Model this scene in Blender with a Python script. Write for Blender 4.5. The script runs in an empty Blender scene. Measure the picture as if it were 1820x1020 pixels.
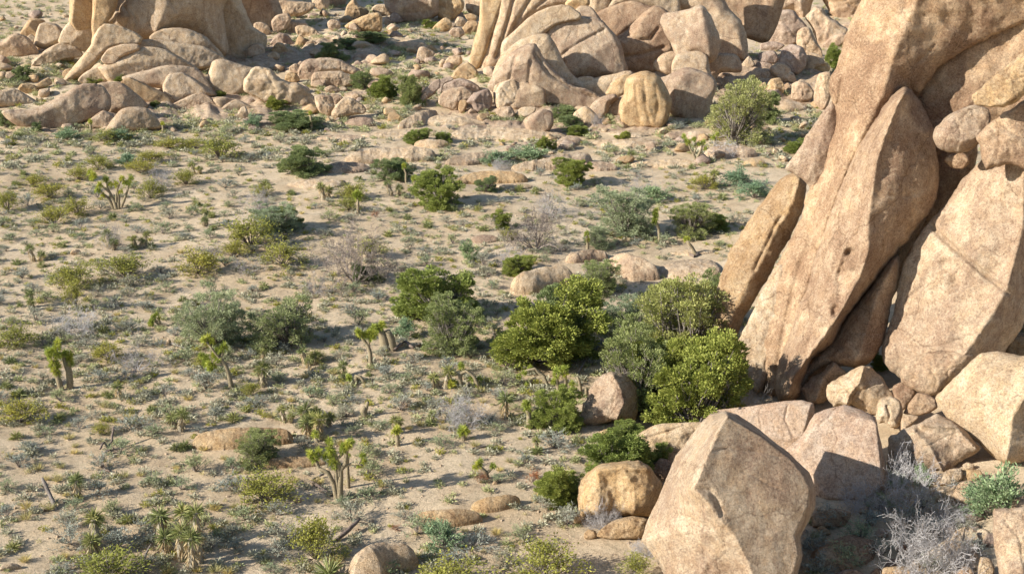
import bpy, bmesh, math, random
import numpy as np
from mathutils import Vector, Matrix, noise
from mathutils.geometry import delaunay_2d_cdt
random.seed(7); RNG = np.random.default_rng(7)
S = bpy.context.scene; COL = S.collection
# ------------------------------------------------------------ camera, sky, sun, exposure
F = 2400.0; CAMZ = 36.0; PITCH = math.atan(770/F)
cam = bpy.data.cameras.new('camera'); cam.sensor_width = 36; cam.lens = 36*F/1820; cam.clip_end = 6000
cam_o = bpy.data.objects.new('camera', cam); COL.objects.link(cam_o)
cam_o.location = (0,0,CAMZ); cam_o.rotation_euler = (math.radians(90)-PITCH, 0, 0); S.camera = cam_o
SUN_EL = math.radians(26); SUN_AZ = math.radians(20)      # azimuth behind the pure left direction
to_sun = Vector((-math.cos(SUN_EL)*math.cos(SUN_AZ), -math.cos(SUN_EL)*math.sin(SUN_AZ), math.sin(SUN_EL)))
W = bpy.data.worlds.new('World'); S.world = W; W.use_nodes = True
wn = W.node_tree; sky = wn.nodes.new('ShaderNodeTexSky'); sky.sky_type = 'NISHITA'; sky.sun_disc = False
sky.sun_elevation = SUN_EL; sky.sun_rotation = math.atan2(to_sun.x, to_sun.y); sky.altitude = 1200
bg = wn.nodes['Background']; bg.inputs[1].default_value = 0.105; wn.links.new(sky.outputs[0], bg.inputs[0])
sl = bpy.data.lights.new('sun','SUN'); sl.energy = 5.0; sl.angle = math.radians(.5); sl.color = (1,.97,.915)
so = bpy.data.objects.new('sun', sl); COL.objects.link(so); so.rotation_euler = to_sun.to_track_quat('Z','Y').to_euler(); so.location = (-100,-50,100)
S.view_settings.view_transform = 'Standard'; S.view_settings.look = 'None'; S.view_settings.exposure = 0.9; S.view_settings.gamma = 1
# ------------------------------------------------------------ pixel <-> place
CAM = Vector((0,0,CAMZ)); FW = Vector((0,math.cos(PITCH),-math.sin(PITCH))); UP = Vector((0,math.sin(PITCH),math.cos(PITCH))); RT = Vector((1,0,0))
def ray(px,py): return (FW + RT*((px-910)/F) - UP*((py-510)/F))
def sstep(a,b,x):
    t = min(1,max(0,(x-a)/(b-a))); return t*t*(3-2*t)
MOUNDS=[(-66,226,24,4.5),(14,222,24,4.5),(50,215,16,3),(-28,250,20,2)]
def g(x,y):
    z = .55*noise.noise(Vector((x*.035,y*.03,1.3))) + .38*noise.noise(Vector((x*.11,y*.09,7.7))) + .13*noise.noise(Vector((x*.42,y*.36,3.1)))
    k = 1-sstep(105,150,y)
    t = x-15
    if t>0 and k>0: z += .24*(t*t/(t+4))*k
    if y>170: z += .022*(y-170)
    for mx,my,mr,mh in MOUNDS:
        q=((x-mx)**2+(y-my)**2)/(mr*mr)
        if q<7: e=math.exp(-q); z += e*(mh+1.6*noise.noise(Vector((x*.16,y*.14,5)))+.7*noise.noise(Vector((x*.5,y*.4,9))))
    return z
def at(px,py):
    d = ray(px,py); 
    if d.z > -.02: d = Vector((d.x,d.y,-.02))
    t = max(20.0,(CAMZ-15)/max(.02,-d.z)); step = 3.0
    while t < 1500:
        p = CAM+d*t
        if p.z < g(p.x,p.y): break
        t += step; step *= 1.03
    a,b = t-step,t
    for _ in range(9):
        m=(a+b)/2; p=CAM+d*m
        if p.z < g(p.x,p.y): b=m
        else: a=m
    p = CAM+d*b; p.z = g(p.x,p.y); return p
def scale_at(p): return (p-CAM).dot(FW)/F       # metres per photo pixel
# ------------------------------------------------------------ materials
def nodes(name):
    m = bpy.data.materials.new(name); m.use_nodes = True; nt = m.node_tree; b = nt.nodes['Principled BSDF']
    b.inputs['Roughness'].default_value = .9; b.inputs['Specular IOR Level'].default_value = .15
    return m, nt, b
def N(nt, t, **k):
    n = nt.nodes.new(t)
    for a,v in k.items(): setattr(n,a,v)
    return n
def tex_noise(nt, vec, sc, det=4, rough=.55, dist=0):
    n = N(nt,'ShaderNodeTexNoise'); n.inputs['Scale'].default_value = sc; n.inputs['Detail'].default_value = det
    n.inputs['Roughness'].default_value = rough; n.inputs['Distortion'].default_value = dist
    nt.links.new(vec, n.inputs['Vector']); return n.outputs['Fac']
def ramp(nt, f, stops):
    r = N(nt,'ShaderNodeValToRGB'); e = r.color_ramp.elements
    while len(e) < len(stops): e.new(.5)
    for i,(p,c) in enumerate(stops): e[i].position = p; e[i].color = (*c,1) if len(c)==3 else c
    nt.links.new(f, r.inputs[0]); return r.outputs[0]
def mix(nt, f, a, b, mode='MIX'):
    m = N(nt,'ShaderNodeMix', data_type='RGBA', blend_type=mode)
    if isinstance(f,(int,float)): m.inputs[0].default_value = f
    else: nt.links.new(f, m.inputs[0])
    for i,v in ((6,a),(7,b)):
        if isinstance(v,tuple): m.inputs[i].default_value = (*v,1)
        else: nt.links.new(v, m.inputs[i])
    return m.outputs[2]
def bump(nt, b, hs, dist=.1):
    prev = None
    for h,st,dd in hs:
        n = N(nt,'ShaderNodeBump'); n.inputs['Strength'].default_value = st; n.inputs['Distance'].default_value = dd
        nt.links.new(h, n.inputs['Height'])
        if prev: nt.links.new(prev, n.inputs['Normal'])
        prev = n.outputs[0]
    nt.links.new(prev, b.inputs['Normal'])
def rock_mat(name, base, varn, pale, vamt=.5, grain=1.0, coarse=.25):
    m,nt,b = nodes(name)
    g0 = N(nt,'ShaderNodeNewGeometry'); oi = N(nt,'ShaderNodeObjectInfo')
    pos = g0.outputs['Position']
    big = tex_noise(nt,pos,coarse,5,.6,.6); mid = tex_noise(nt,pos,1.4,6,.65); fine = tex_noise(nt,pos,7*grain,5,.75); spk = tex_noise(nt,pos,22*grain,3,.8)
    c = mix(nt, ramp(nt,mid,[(.40,(0,0,0)),(.60,(1,1,1))]), base, pale)
    m2 = tex_noise(nt,pos,.7,7,.75,1.2); c = mix(nt,1.0,c,ramp(nt,m2,[(.34,(.66,.62,.60)),(.46,(1,1,1)),(.66,(1.1,1.08,1.05))]),'MULTIPLY')
    c = mix(nt, ramp(nt,big,[(.5-.1*vamt,(0,0,0)),(.5+.12,(vamt,)*3)]), c, varn)
    # streaks of varnish running down the rock
    mp = N(nt,'ShaderNodeMapping'); mp.inputs['Scale'].default_value = (.9,.9,.12); nt.links.new(pos,mp.inputs['Vector'])
    stq = tex_noise(nt,mp.outputs[0],1.0,5,.7)
    c = mix(nt, ramp(nt,stq,[(.50,(0,0,0)),(.62,(.6,.6,.6))]), c, varn)
    c = mix(nt, 1.0, c, ramp(nt,fine,[(.33,(.60,.57,.56)),(.5,(1,1,1)),(.7,(1.22,1.18,1.14))]), 'MULTIPLY')
    c = mix(nt, 1.0, c, ramp(nt,spk,[(.38,(.58,.55,.54)),(.5,(1,1,1)),(.62,(1.15,1.13,1.1))]), 'MULTIPLY')
    fk = tex_noise(nt,pos,6.5*grain,2,.6); fk2 = tex_noise(nt,pos,9*grain,2,.6,.5); fk3=tex_noise(nt,pos,1.9,3,.7)
    fm = mix(nt,1.0,ramp(nt,fk,[(.52,(0,0,0)),(.58,(.42,.42,.42))]),ramp(nt,mid,[(.42,(.25,.25,.25)),(.60,(1,1,1))]),'MULTIPLY'); c = mix(nt, fm, c, pale)
    c = mix(nt, 1.0, c, ramp(nt,fk2,[(.41,(.86,.84,.83)),(.47,(1,1,1))]),'MULTIPLY')
    c = mix(nt, 1.0, c, ramp(nt,fk3,[(.34,(.82,.79,.77)),(.44,(1,1,1))]),'MULTIPLY')
    # lichen-dark patches
    li = tex_noise(nt,pos,3.2,8,.8)
    c = mix(nt, ramp(nt,li,[(.60,(0,0,0)),(.68,(.4,.4,.4))]), c, (.10,.085,.07))
    # fine joints
    vo = N(nt,'ShaderNodeTexVoronoi', feature='DISTANCE_TO_EDGE'); vo.inputs['Scale'].default_value = .10
    wn_ = N(nt,'ShaderNodeVectorMath', operation='ADD'); nz = N(nt,'ShaderNodeTexNoise'); nz.inputs['Scale'].default_value=.5; nz.inputs['Detail'].default_value=5
    nt.links.new(pos,nz.inputs['Vector']); sc = N(nt,'ShaderNodeVectorMath', operation='SCALE'); sc.inputs['Scale'].default_value = 2.2
    nt.links.new(nz.outputs['Color'],sc.inputs[0]); nt.links.new(pos,wn_.inputs[0]); nt.links.new(sc.outputs[0],wn_.inputs[1]); nt.links.new(wn_.outputs[0],vo.inputs['Vector'])
    jt = ramp(nt,vo.outputs['Distance'],[(0,(0,0,0)),(.012,(1,1,1))])
    c = mix(nt, 1.0, c, ramp(nt,vo.outputs['Distance'],[(0,(.66,.62,.60)),(.005,(1,1,1))]), 'MULTIPLY')
    rnd = ramp(nt,oi.outputs['Random'],[(0,(.88,.86,.86)),(.5,(1,1,1)),(1,(1.06,1.03,.97))])
    c = mix(nt,1.0,c,rnd,'MULTIPLY')
    nt.links.new(c,b.inputs['Base Color'])
    bump(nt,b,[(big,.4,.7),(m2,.35,.35),(mid,.45,.22),(jt,.6,.08),(fine,1.0,.13),(spk,1.0,.05)])
    return m
R_TAN  = rock_mat('granite_tan',(.54,.39,.245),(.34,.225,.15),(.62,.49,.34),.65)
R_BRN  = rock_mat('granite_brown',(.50,.34,.20),(.31,.195,.12),(.60,.445,.29),.95)
R_PALE = rock_mat('granite_pale',(.59,.435,.265),(.42,.285,.17),(.65,.52,.36),.45)
R_PINK = rock_mat('granite_pinkish',(.42,.315,.235),(.30,.21,.155),(.54,.43,.33),.85)
R_PINK2 = rock_mat('granite_fresh_pink',(.61,.44,.295),(.52,.345,.23),(.66,.52,.385),.4)
R_GOLD = rock_mat('granite_golden',(.54,.365,.185),(.38,.24,.125),(.60,.45,.27),.6)
def ground_mat():
    m,nt,b = nodes('sandy_ground'); g0 = N(nt,'ShaderNodeNewGeometry'); pos = g0.outputs['Position']
    big = tex_noise(nt,pos,.06,5,.6,.5); mid = tex_noise(nt,pos,.45,6,.65); fine = tex_noise(nt,pos,5,6,.75); spk = tex_noise(nt,pos,20,3,.8)
    c = mix(nt, ramp(nt,big,[(.38,(0,0,0)),(.62,(1,1,1))]), (.57,.425,.26), (.65,.51,.34))
    c = mix(nt, ramp(nt,mid,[(.45,(0,0,0)),(.72,(.8,.8,.8))]), c, (.45,.315,.185))
    lit = tex_noise(nt,pos,1.6,7,.8,.4)
    c = mix(nt, ramp(nt,lit,[(.51,(0,0,0)),(.64,(.65,.65,.65))]), c, (.33,.265,.165))
    c = mix(nt, 1.0, c, ramp(nt,fine,[(.3,(.74,.72,.70)),(.52,(1,1,1)),(.75,(1.1,1.08,1.05))]), 'MULTIPLY')
    c = mix(nt, 1.0, c, ramp(nt,spk,[(.33,(.65,.62,.6)),(.48,(1,1,1))]), 'MULTIPLY')
    nt.links.new(c,b.inputs['Base Color']); bump(nt,b,[(mid,.5,.5),(fine,.7,.12),(spk,.6,.04)])
    return m
def leaf_mat(name,c1,c2,trans=.25,cl=2.5):
    m,nt,b = nodes(name); g0 = N(nt,'ShaderNodeNewGeometry'); oi = N(nt,'ShaderNodeObjectInfo')
    c = mix(nt, g0.outputs['Random Per Island'], c1, c2)
    nz = tex_noise(nt,g0.outputs['Position'],cl,3,.6)
    c = mix(nt,1.0,c,ramp(nt,nz,[(.3,(.72,.74,.70)),(.7,(1.25,1.2,1.15))]),'MULTIPLY')
    c = mix(nt,1.0,c,ramp(nt,oi.outputs['Random'],[(0,(.85,.9,.95)),(.5,(1,1,1)),(1,(1.15,1.06,.9))]),'MULTIPLY')
    nt.links.new(c,b.inputs['Base Color']); b.inputs['Roughness'].default_value=.6
    tr = N(nt,'ShaderNodeBsdfTranslucent'); nt.links.new(c,tr.inputs[0]); ms = N(nt,'ShaderNodeMixShader'); ms.inputs[0].default_value=trans
    nt.links.new(b.outputs[0],ms.inputs[1]); nt.links.new(tr.outputs[0],ms.inputs[2]); nt.links.new(ms.outputs[0],nt.nodes['Material Output'].inputs[0])
    return m
def bark_mat(name,c1,c2,sc=9):
    m,nt,b = nodes(name); g0 = N(nt,'ShaderNodeNewGeometry'); n = tex_noise(nt,g0.outputs['Position'],sc,4,.7)
    nt.links.new(ramp(nt,n,[(.35,c1),(.65,c2)]),b.inputs['Base Color']); bump(nt,b,[(n,.8,.05)]); return m
L_GREEN = leaf_mat('foliage_green',(.15,.19,.038),(.36,.39,.105))
L_YG = leaf_mat('foliage_yellow_green',(.19,.22,.07),(.37,.39,.16))
L_DARK  = leaf_mat('foliage_dark_green',(.15,.19,.07),(.32,.36,.155))
L_OLIVE = leaf_mat('foliage_olive_grey',(.22,.25,.09),(.38,.39,.19))
L_PALE  = leaf_mat('foliage_pale_grey_green',(.24,.28,.15),(.40,.43,.26))
L_TEAL  = leaf_mat('foliage_blue_green',(.16,.24,.12),(.32,.41,.24))
L_CREO  = leaf_mat('foliage_yellow_olive',(.23,.23,.04),(.40,.38,.09),.3)
L_SAGE  = leaf_mat('foliage_sage_grey',(.22,.23,.185),(.44,.45,.365),.15)
L_SAGG  = leaf_mat('foliage_sage_green',(.22,.26,.13),(.41,.44,.26),.2)
L_STRAW = leaf_mat('foliage_straw',(.38,.33,.12),(.58,.50,.25),.3)
L_RUST  = leaf_mat('foliage_rust',(.25,.09,.035),(.42,.19,.09),.2)
L_YUC   = leaf_mat('yucca_blade',(.15,.18,.05),(.38,.38,.17),.2)
L_JOSH  = leaf_mat('joshua_blade',(.26,.30,.035),(.52,.55,.13),.25)
L_DEADL = leaf_mat('dead_blade',(.28,.21,.12),(.50,.40,.25),.1)
B_GREY = bark_mat('bark_grey',(.12,.095,.075),(.27,.23,.19))
B_GREYL = bark_mat('twig_grey',(.24,.21,.19),(.45,.41,.37))
B_DEADT = bark_mat('dead_twig_brown_grey',(.16,.125,.10),(.33,.27,.22))
B_DEAD = bark_mat('dead_wood_silver',(.25,.225,.205),(.52,.485,.455))
B_DARK = bark_mat('dead_wood_brown',(.10,.07,.05),(.25,.19,.15))
B_JOSH = bark_mat('joshua_bark',(.17,.13,.075),(.36,.29,.18),14)
B_SKIRT = bark_mat('yucca_dead_skirt',(.20,.17,.12),(.45,.38,.27),16)
# ------------------------------------------------------------ object helpers
def link(name, me, parent=None, mats=()):
    o = bpy.data.objects.new(name, me); COL.objects.link(o)
    for m in mats: me.materials.append(m)
    if parent: o.parent = parent
    return o
def empty(name, loc=(0,0,0)):
    o = bpy.data.objects.new(name, None); COL.objects.link(o); o.location = loc; o.empty_display_size=.3; return o
def tag(o, label=None, cat=None, group=None, kind=None):
    if label: o['label']=label
    if cat: o['category']=cat
    if group: o['group']=group
    if kind: o['kind']=kind
    return o
def copy_tree(o, parent=None):
    c = o.copy(); COL.objects.link(c); c.parent = parent
    for ch in o.children: copy_tree(ch, c)
    return c
def mesh_from(name, V, Fc, mi=None, smooth=False):
    me = bpy.data.meshes.new(name); me.from_pydata([tuple(v) for v in V] if not isinstance(V,np.ndarray) else V.tolist(), [], Fc)
    if smooth: me.polygons.foreach_set('use_smooth',[True]*len(me.polygons))
    if mi is not None: me.polygons.foreach_set('material_index',mi)
    me.update(); return me
# pending labels: written at the end from what stands next to each thing
PEND = []
def later(o, phrase, px, py, cat, group): 
    o['category']=cat; o['group']=group; PEND.append((o,phrase,px,py))
# ------------------------------------------------------------ ground
def build_ground():
    us = list(np.linspace(-1,1,440)); us = [-30,-12,-6,-3.5,-2.2,-1.6,-1.3,-1.12]+us+[1.12,1.3,1.6,2.2,3.5,6,12,30]
    ys=[-400,-150,-50,0,20,32]; y=40.0
    while y<370: ys.append(y); y += .30+ (y-40)*.0030
    while y<4500: ys.append(y); y*=1.10
    V=[];nc=len(us)
    for y in ys:
        hw = max(45, 22+.44*y)
        for u in us:
            x=u*hw; V.append((x,y,g(x,y)))
    Fc=[(r*nc+c,r*nc+c+1,(r+1)*nc+c+1,(r+1)*nc+c) for r in range(len(ys)-1) for c in range(nc-1)]
    o=link('ground',mesh_from('ground',V,Fc,smooth=True),mats=[ground_mat()]); o['kind']='structure'
build_ground()
# ------------------------------------------------------------ rocks
def catmull(P, n=6, corner=0.0):
    P=np.array(P,float); m=len(P); out=[]
    for i in range(m):
        p0,p1,p2,p3=P[(i-1)%m],P[i],P[(i+1)%m],P[(i+2)%m]
        for k in range(n):
            t=k/n
            c=.5*((2*p1)+(-p0+p2)*t+(2*p0-5*p1+4*p2-p3)*t*t+(-p0+3*p1-3*p2+p3)*t**3)
            l=p1+(p2-p1)*t
            out.append(c*(1-corner)+l*corner)
    return np.array(out)
def seg_dist(pts, A, B):
    d=np.full(len(pts),1e9)
    for a,b in zip(A,B):
        ab=b-a; L=max(1e-9,(ab**2).sum()); t=np.clip(((pts-a)@ab)/L,0,1); q=a+t[:,None]*ab
        d=np.minimum(d,np.hypot(pts[:,0]-q[:,0],pts[:,1]-q[:,1]))
    return d
def inside(pts, poly):
    x,y=pts[:,0],pts[:,1]; r=np.zeros(len(pts),bool); n=len(poly)
    for i in range(n):
        (x1,y1),(x2,y2)=poly[i],poly[(i+1)%n]
        if y1==y2: continue
        c=((y1>y)!=(y2>y))&(x<(x2-x1)*(y-y1)/(y2-y1)+x1); r^=c
    return r
ROCKPOLY=[]; rk=[0]
def rock(out, mat=None, by=None, T=.85, ridge=None, rnd=.6, cracks=None, res=None, amp=1.0, corner=.25, lay=False, push=0, grow=1.0, facets=3, name='boulder', back=1.0, tilt=None, pits=None, plate=None):
    """closed rock: out = silhouette in photo pixels, by = row of its foot on the ground, T = thickness / inradius,
       ridge = lines where its faces meet, cracks = (line, depth, width), pits = (x,y,r,depth)"""
    rk[0]+=1; sd=rk[0]; rr=random.Random(sd*13+1)
    P=np.array(out,float); c0=P.mean(0); P=c0+(P-c0)*grow
    O=catmull(P,6,corner)
    size=min(np.ptp(P[:,0]),np.ptp(P[:,1]))
    # uneven outline
    seglen=np.hypot(*(O-np.roll(O,-1,0)).T).sum()
    for i,(x,y) in enumerate(O):
        w=noise.noise_vector(Vector((x*.09,y*.09,sd)))
        O[i]+=np.array((w.x,w.y))*min(3.0,size*.028)*amp
    sp = res or max(1.2,min(2.8,size/26))
    # resample by length
    Q=[];n=len(O)
    for i in range(n):
        a,b=O[i],O[(i+1)%n]; k=max(1,int(round(np.hypot(*(b-a))/sp)))
        for j in range(k): Q.append(a+(b-a)*j/k)
    O=np.array(Q); 
    keep=[0]
    for i in range(1,len(O)):
        if np.hypot(*(O[i]-O[keep[-1]]))>sp*.45: keep.append(i)
    O=O[keep]
    A,B=O,np.roll(O,-1,0)
    xs=np.arange(O[:,0].min(),O[:,0].max(),sp); ys=np.arange(O[:,1].min(),O[:,1].max(),sp*.87)
    G=np.array([(x+(sp/2 if j%2 else 0)+rr.uniform(-.15,.15)*sp,y+rr.uniform(-.15,.15)*sp) for j,y in enumerate(ys) for x in xs])
    G=G[inside(G,O)]; G=G[seg_dist(G,A,B)>sp*.5]
    allp=[Vector(p) for p in O]+[Vector(p) for p in G]
    vs,_,fs,*_=delaunay_2d_cdt(allp,[],[list(range(len(O)))],1,1e-4)
    pts=np.array([(v.x,v.y) for v in vs]); dO=seg_dist(pts,A,B); edge=dO<1e-3; dO[edge]=0
    R=dO.max()
    Tp=T*R
    bb0,bb1=pts.min(0),pts.max(0); uv=(pts-(bb0+bb1)/2)/((bb1-bb0)/2+1e-6)
    if ridge:
        rd=np.full(len(pts),1e9)
        for ln in ridge:
            L=np.array(ln,float)
            rd=np.minimum(rd, seg_dist(pts,L[:-1],L[1:]) if len(L)>1 else np.hypot(*(pts-L[0]).T))
        if plate:
            L=np.array(plate,float); rd=np.minimum(rd,seg_dist(pts,L,np.roll(L,-1,0))); rd[inside(pts,L)]=0
        t=dO/(dO+rd+1e-6)
    else: t=np.clip(dO/R,0,1)
    round_=np.sqrt(np.clip(1-(1-t)**2,0,1)); h=rnd*round_+(1-rnd)*t
    if ridge: h=np.minimum(h, h)
    if facets and not ridge:
        for k in range(facets+2):
            a=rr.uniform(0,6.28); s_=rr.uniform(.25,.6); off=rr.uniform(.62,.95)
            pl=off-s_*(math.cos(a)*uv[:,0]+math.sin(a)*uv[:,1]); 
            q=.05; hh=np.clip(.5+.5*(pl-h)/q,0,1); h=pl*(1-hh)+h*hh-q*hh*(1-hh); h=np.where(edge,0,np.maximum(h,.02*round_))
    if tilt: h=h*(1+tilt[0]*uv[:,0]-tilt[1]*uv[:,1])
    hf=h*Tp
    if size>46 and not res and not lay and amp>.6:
        a_=rr.uniform(.3,1.3); ca,sa=math.cos(a_),math.sin(a_); kk=1/(size*.55)
        for i,(x,y) in enumerate(pts):
            w=noise.noise(Vector((x*kk*.8,y*kk*.8,sd)))*.9
            u_=(ca*x+sa*y)*kk*.62+w; v_=(-sa*x+ca*y)*kk*1.25+w
            fu,fv=u_-math.floor(u_),v_-math.floor(v_); ed_=min(fu,1-fu,fv,1-fv)
            hf[i]+=((noise.cell(Vector((math.floor(u_)+.5,math.floor(v_)+.5,sd+.5))))*.05-(.03 if ed_<.045 else 0))*R*min(1,dO[i]/(.3*R))
    # lumpy weathering
    k1=1/max(6,R*.7)
    ez=np.clip(dO/(.25*R+1e-6),0,1)
    for i,(x,y) in enumerate(pts):
        v=noise.noise(Vector((x*k1,y*k1,sd*3.1)))*.11*R+noise.noise(Vector((x*k1*3,y*k1*3,sd*1.7)))*.05*R+(1-abs(noise.noise(Vector((x*k1*5,y*k1*5,sd*2.3))))*2)*.012*R
        hf[i]+=v*amp*ez[i]
    if cracks:
        for ln,dp,wd in cracks:
            L=np.array(ln,float)+0.0; d=seg_dist(pts,L[:-1],L[1:]); hf-=dp*np.exp(-(d/wd)**2)*np.clip(dO/8,0,1)
    if not cracks and size>34 and amp>.6:
        for k in range(rr.choice([1,2,2,3])):
            a0=rr.uniform(-.6,.9)+1.2*(k%2); x0=rr.uniform(-.55,.55); c_=(bb0+bb1)/2; hx=(bb1-bb0)/2
            L=np.array([(c_[0]+hx[0]*(x0+math.cos(a0)*t_+.12*math.sin(3*t_+k)),c_[1]+hx[1]*(math.sin(a0)*t_+.12*math.cos(4*t_))) for t_ in np.linspace(-.9,.9,7)])
            d=seg_dist(pts,L[:-1],L[1:]); hf-=rr.uniform(.03,.065)*R*np.exp(-(d/max(sp*.8,.035*R))**2)*np.clip(dO/(.2*R),0,1)
    if pits:
        for x,y,r_,dp in pits:
            d=np.hypot(pts[:,0]-x,(pts[:,1]-y)); hf-=dp*np.exp(-(d/r_)**4)
    hf=np.where(edge,0,np.maximum(hf,-.15*Tp if cracks or pits else 0.01*Tp))
    hb=round_*Tp*back
    cy=bb1[1] if by is None else by; cx=float(pts[:,0].mean())
    P0=at(cx,cy-.03*(bb1[1]-bb0[1])); 
    V=[];
    if lay:
        hm=Tp*scale_at(P0)
        hp=[]; H_=bb1[1]-bb0[1]; hf=hf/max(1e-6,hf.max())*min(.62,T)*H_; Tp=hf.max()
        top=bb0[1]; bot=bb1[1]; rise=Tp*.92
        for i,(x,y) in enumerate(pts):
            yy=bot-(bot-y)*max(.3,(bot-top-rise)/(bot-top)); p=at(x,yy); s_=scale_at(p)
            hp.append(p+Vector((0,0,hf[i]*scale_at(P0)-.06)))
        V=hp[:]; n0=len(pts); idx=[-1]*n0
        for i in range(n0):
            if edge[i]: idx[i]=i
            else: idx[i]=len(V); V.append(Vector((hp[i].x,hp[i].y,g(hp[i].x,hp[i].y)-.5-hb[i]*.02)))
        c=sum(hp,Vector())/n0
        for i in range(n0):
            if edge[i]: V[i].z-=.25
    else:
        r=ray(cx,float(pts[:,1].mean())).normalized(); dd=(P0-CAM).dot(r)+push
        s_=dd/F; V=[]
        front=[];backv=[]
        for i,(x,y) in enumerate(pts):
            d=ray(x,y); d=d/d.dot(r)
            front.append(CAM+d*(dd-hf[i]*s_)); backv.append(CAM+d*(dd+hb[i]*s_))
        V=front[:]; n0=len(pts); idx=[-1]*n0
        for i in range(n0):
            if edge[i]: idx[i]=i
            else: idx[i]=len(V); V.append(backv[i])
    Fc=[tuple(f) for f in fs]; Fb=[tuple(idx[j] for j in reversed(f)) for f in fs]
    org=P0.copy(); V=[v-org for v in V]
    me=mesh_from(name,V,Fc+Fb,smooth=True)
    bm=bmesh.new(); bm.from_mesh(me); bmesh.ops.recalc_face_normals(bm,faces=bm.faces[:])
    a=.035*min(1.2,size*scale_at(P0)/6)*amp
    bm.normal_update()
    for v in bm.verts:
        q=(v.co+org)*.9; v.co+=v.normal*a*(noise.noise(q)+.6*noise.noise(q*2.7))
    bm.to_mesh(me); bm.free()
    o=link(name,me,mats=[mat or rr.choice([R_TAN,R_TAN,R_PALE,R_GOLD,R_PINK])]); o.location=org
    ROCKPOLY.append((o,O,name)); o['category']='boulder' if not lay else 'outcrop'
    return o
def reg(ox,oy,pts): return [(ox+x/3.924,oy+y/3.924) for x,y in pts]
def lab(o,label,group=None,cat=None): 
    o['label']=label
    if group:o['group']=group
    if cat:o['category']=cat
    return o
# ---- the leaning slabs on the right (silhouettes in photo pixels)
SL='leaning granite slabs on the right'
A=[(1552,-70),(1530,0),(1508,50),(1494,95),(1484,125),(1473,150),(1480,190),(1484,215),(1470,260),(1462,300),(1450,320),(1440,330),(1432,350),(1425,385),(1405,425),(1385,462),(1362,505),(1335,560),(1312,605),(1295,645),(1320,660),(1342,690),(1352,724),(1380,722),(1425,712),(1470,650),(1540,560),(1600,470),(1640,400),(1660,330),(1655,260),(1625,172),(1631,168),(1650,145),(1668,122),(1690,105),(1725,84),(1762,66),(1800,48),(1850,20),(1880,-70)]
o=rock(A,R_BRN,by=722,T=.68,rnd=.3,res=4,push=2.5,name='leaning_slab',corner=.15,
  ridge=[[(1655,-60),(1622,20),(1612,45),(1596,80),(1585,110),(1572,160),(1560,185),(1535,235),(1508,290),(1488,340),(1470,390),(1455,440),(1438,490),(1415,560),(1396,620),(1380,690)]],
  cracks=[([(1495,140),(1492,175),(1486,190)],7,2.5),([(1462,370),(1440,425),(1420,480),(1404,540),(1392,590),(1380,660)],6,4),([(1350,540),(1335,590),(1325,640)],3,4),([(1560,60),(1580,80),(1600,85)],2,4),([(1680,40),(1720,60),(1700,90)],3,4),([(1620,120),(1645,100),(1660,80)],3,2)],pits=[(1421,470,6,6)])
lab(o,'tallest brown granite slab, running to the top edge above the rounded finger slab',SL,'rock slab')
Bf=[(1605,156),(1592,163),(1582,173),(1568,190),(1554,211),(1536,240),(1523,260),(1505,301),(1487,344),(1477,372),(1462,416),(1447,464),(1434,510),(1416,551),(1401,600),(1385,640),(1378,690),(1386,716),(1411,714),(1424,700),(1430,672),(1444,638),(1462,622),(1480,610),(1487,597),(1503,566),(1518,546),(1538,520),(1552,503),(1580,465),(1600,439),(1615,428),(1630,403),(1650,380),(1666,345),(1669,301),(1663,262),(1657,224),(1648,202),(1630,171),(1617,158)]
o=rock(Bf,R_BRN,by=722,T=1.2,rnd=.4,res=3.2,push=0,name='leaning_slab',corner=.15,amp=.8,
  ridge=[[(1607,168),(1596,185),(1584,215),(1572,245),(1558,290),(1552,330),(1547,370),(1543,403),(1541,449),(1528,490),(1500,545),(1470,590),(1440,630),(1410,670),(1400,700)]],
  pits=[(1511,449,8,16),(1502,470,6,6),(1497,484,8,8),(1488,552,10,10),(1484,560,7,5)],cracks=[([(1503,455),(1495,475),(1488,500)],8,7),([(1416,560),(1405,590),(1398,612)],7,3),([(1540,430),(1532,470),(1520,510)],5,4),([(1500,420),(1485,470),(1470,520),(1450,570),(1432,620)],3.5,3.5),([(1535,330),(1560,345),(1600,350),(1630,345)],2,3)])
lab(o,'rounded brown finger slab with small round holes, its tip leaning on the tallest slab',SL,'rock slab')
o=rock([(1480,180),(1494,205),(1494,235),(1482,268),(1474,305),(1462,328),(1446,340),(1424,318),(1396,300),(1408,280),(1425,258),(1440,232),(1458,205)],R_TAN,by=722,T=.5,res=3,push=3.4,rnd=.5,name='leaning_slab',ridge=[[(1474,200),(1462,245),(1446,290),(1436,318)]])
lab(o,'small pale shoulder block on the left flank of the tallest slab',SL,'rock slab')
o=rock([(1412,304),(1398,310),(1380,325),(1362,350),(1340,378),(1318,412),(1298,446),(1284,480),(1272,520),(1262,555),(1257,590),(1262,612),(1280,620),(1296,618),(1308,600),(1320,572),(1340,535),(1362,498),(1384,458),(1404,424),(1425,380),(1433,350),(1432,325),(1424,308)],R_GOLD,by=700,T=.9,res=3,push=2.8,name='leaning_slab',ridge=[[(1420,320),(1412,350),(1392,390),(1368,420),(1345,470),(1320,520),(1298,570),(1285,605)]],cracks=[([(1388,385),(1378,400),(1360,440),(1340,480)],6,3)],rnd=.7)
lab(o,'golden outer slab at the left edge of the leaning slabs, beside the green trees',SL,'rock slab')
o=rock([(1376,478),(1392,470),(1404,500),(1400,540),(1388,580),(1378,620),(1368,660),(1350,700),(1338,690),(1318,662),(1296,645),(1312,605),(1336,558),(1358,510)],R_PALE,by=712,T=.35,res=4,push=-.2,name='leaning_slab',rnd=.5,tilt=(.4,0),ridge=[[(1392,500),(1380,560),(1362,630),(1350,680)]])
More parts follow.
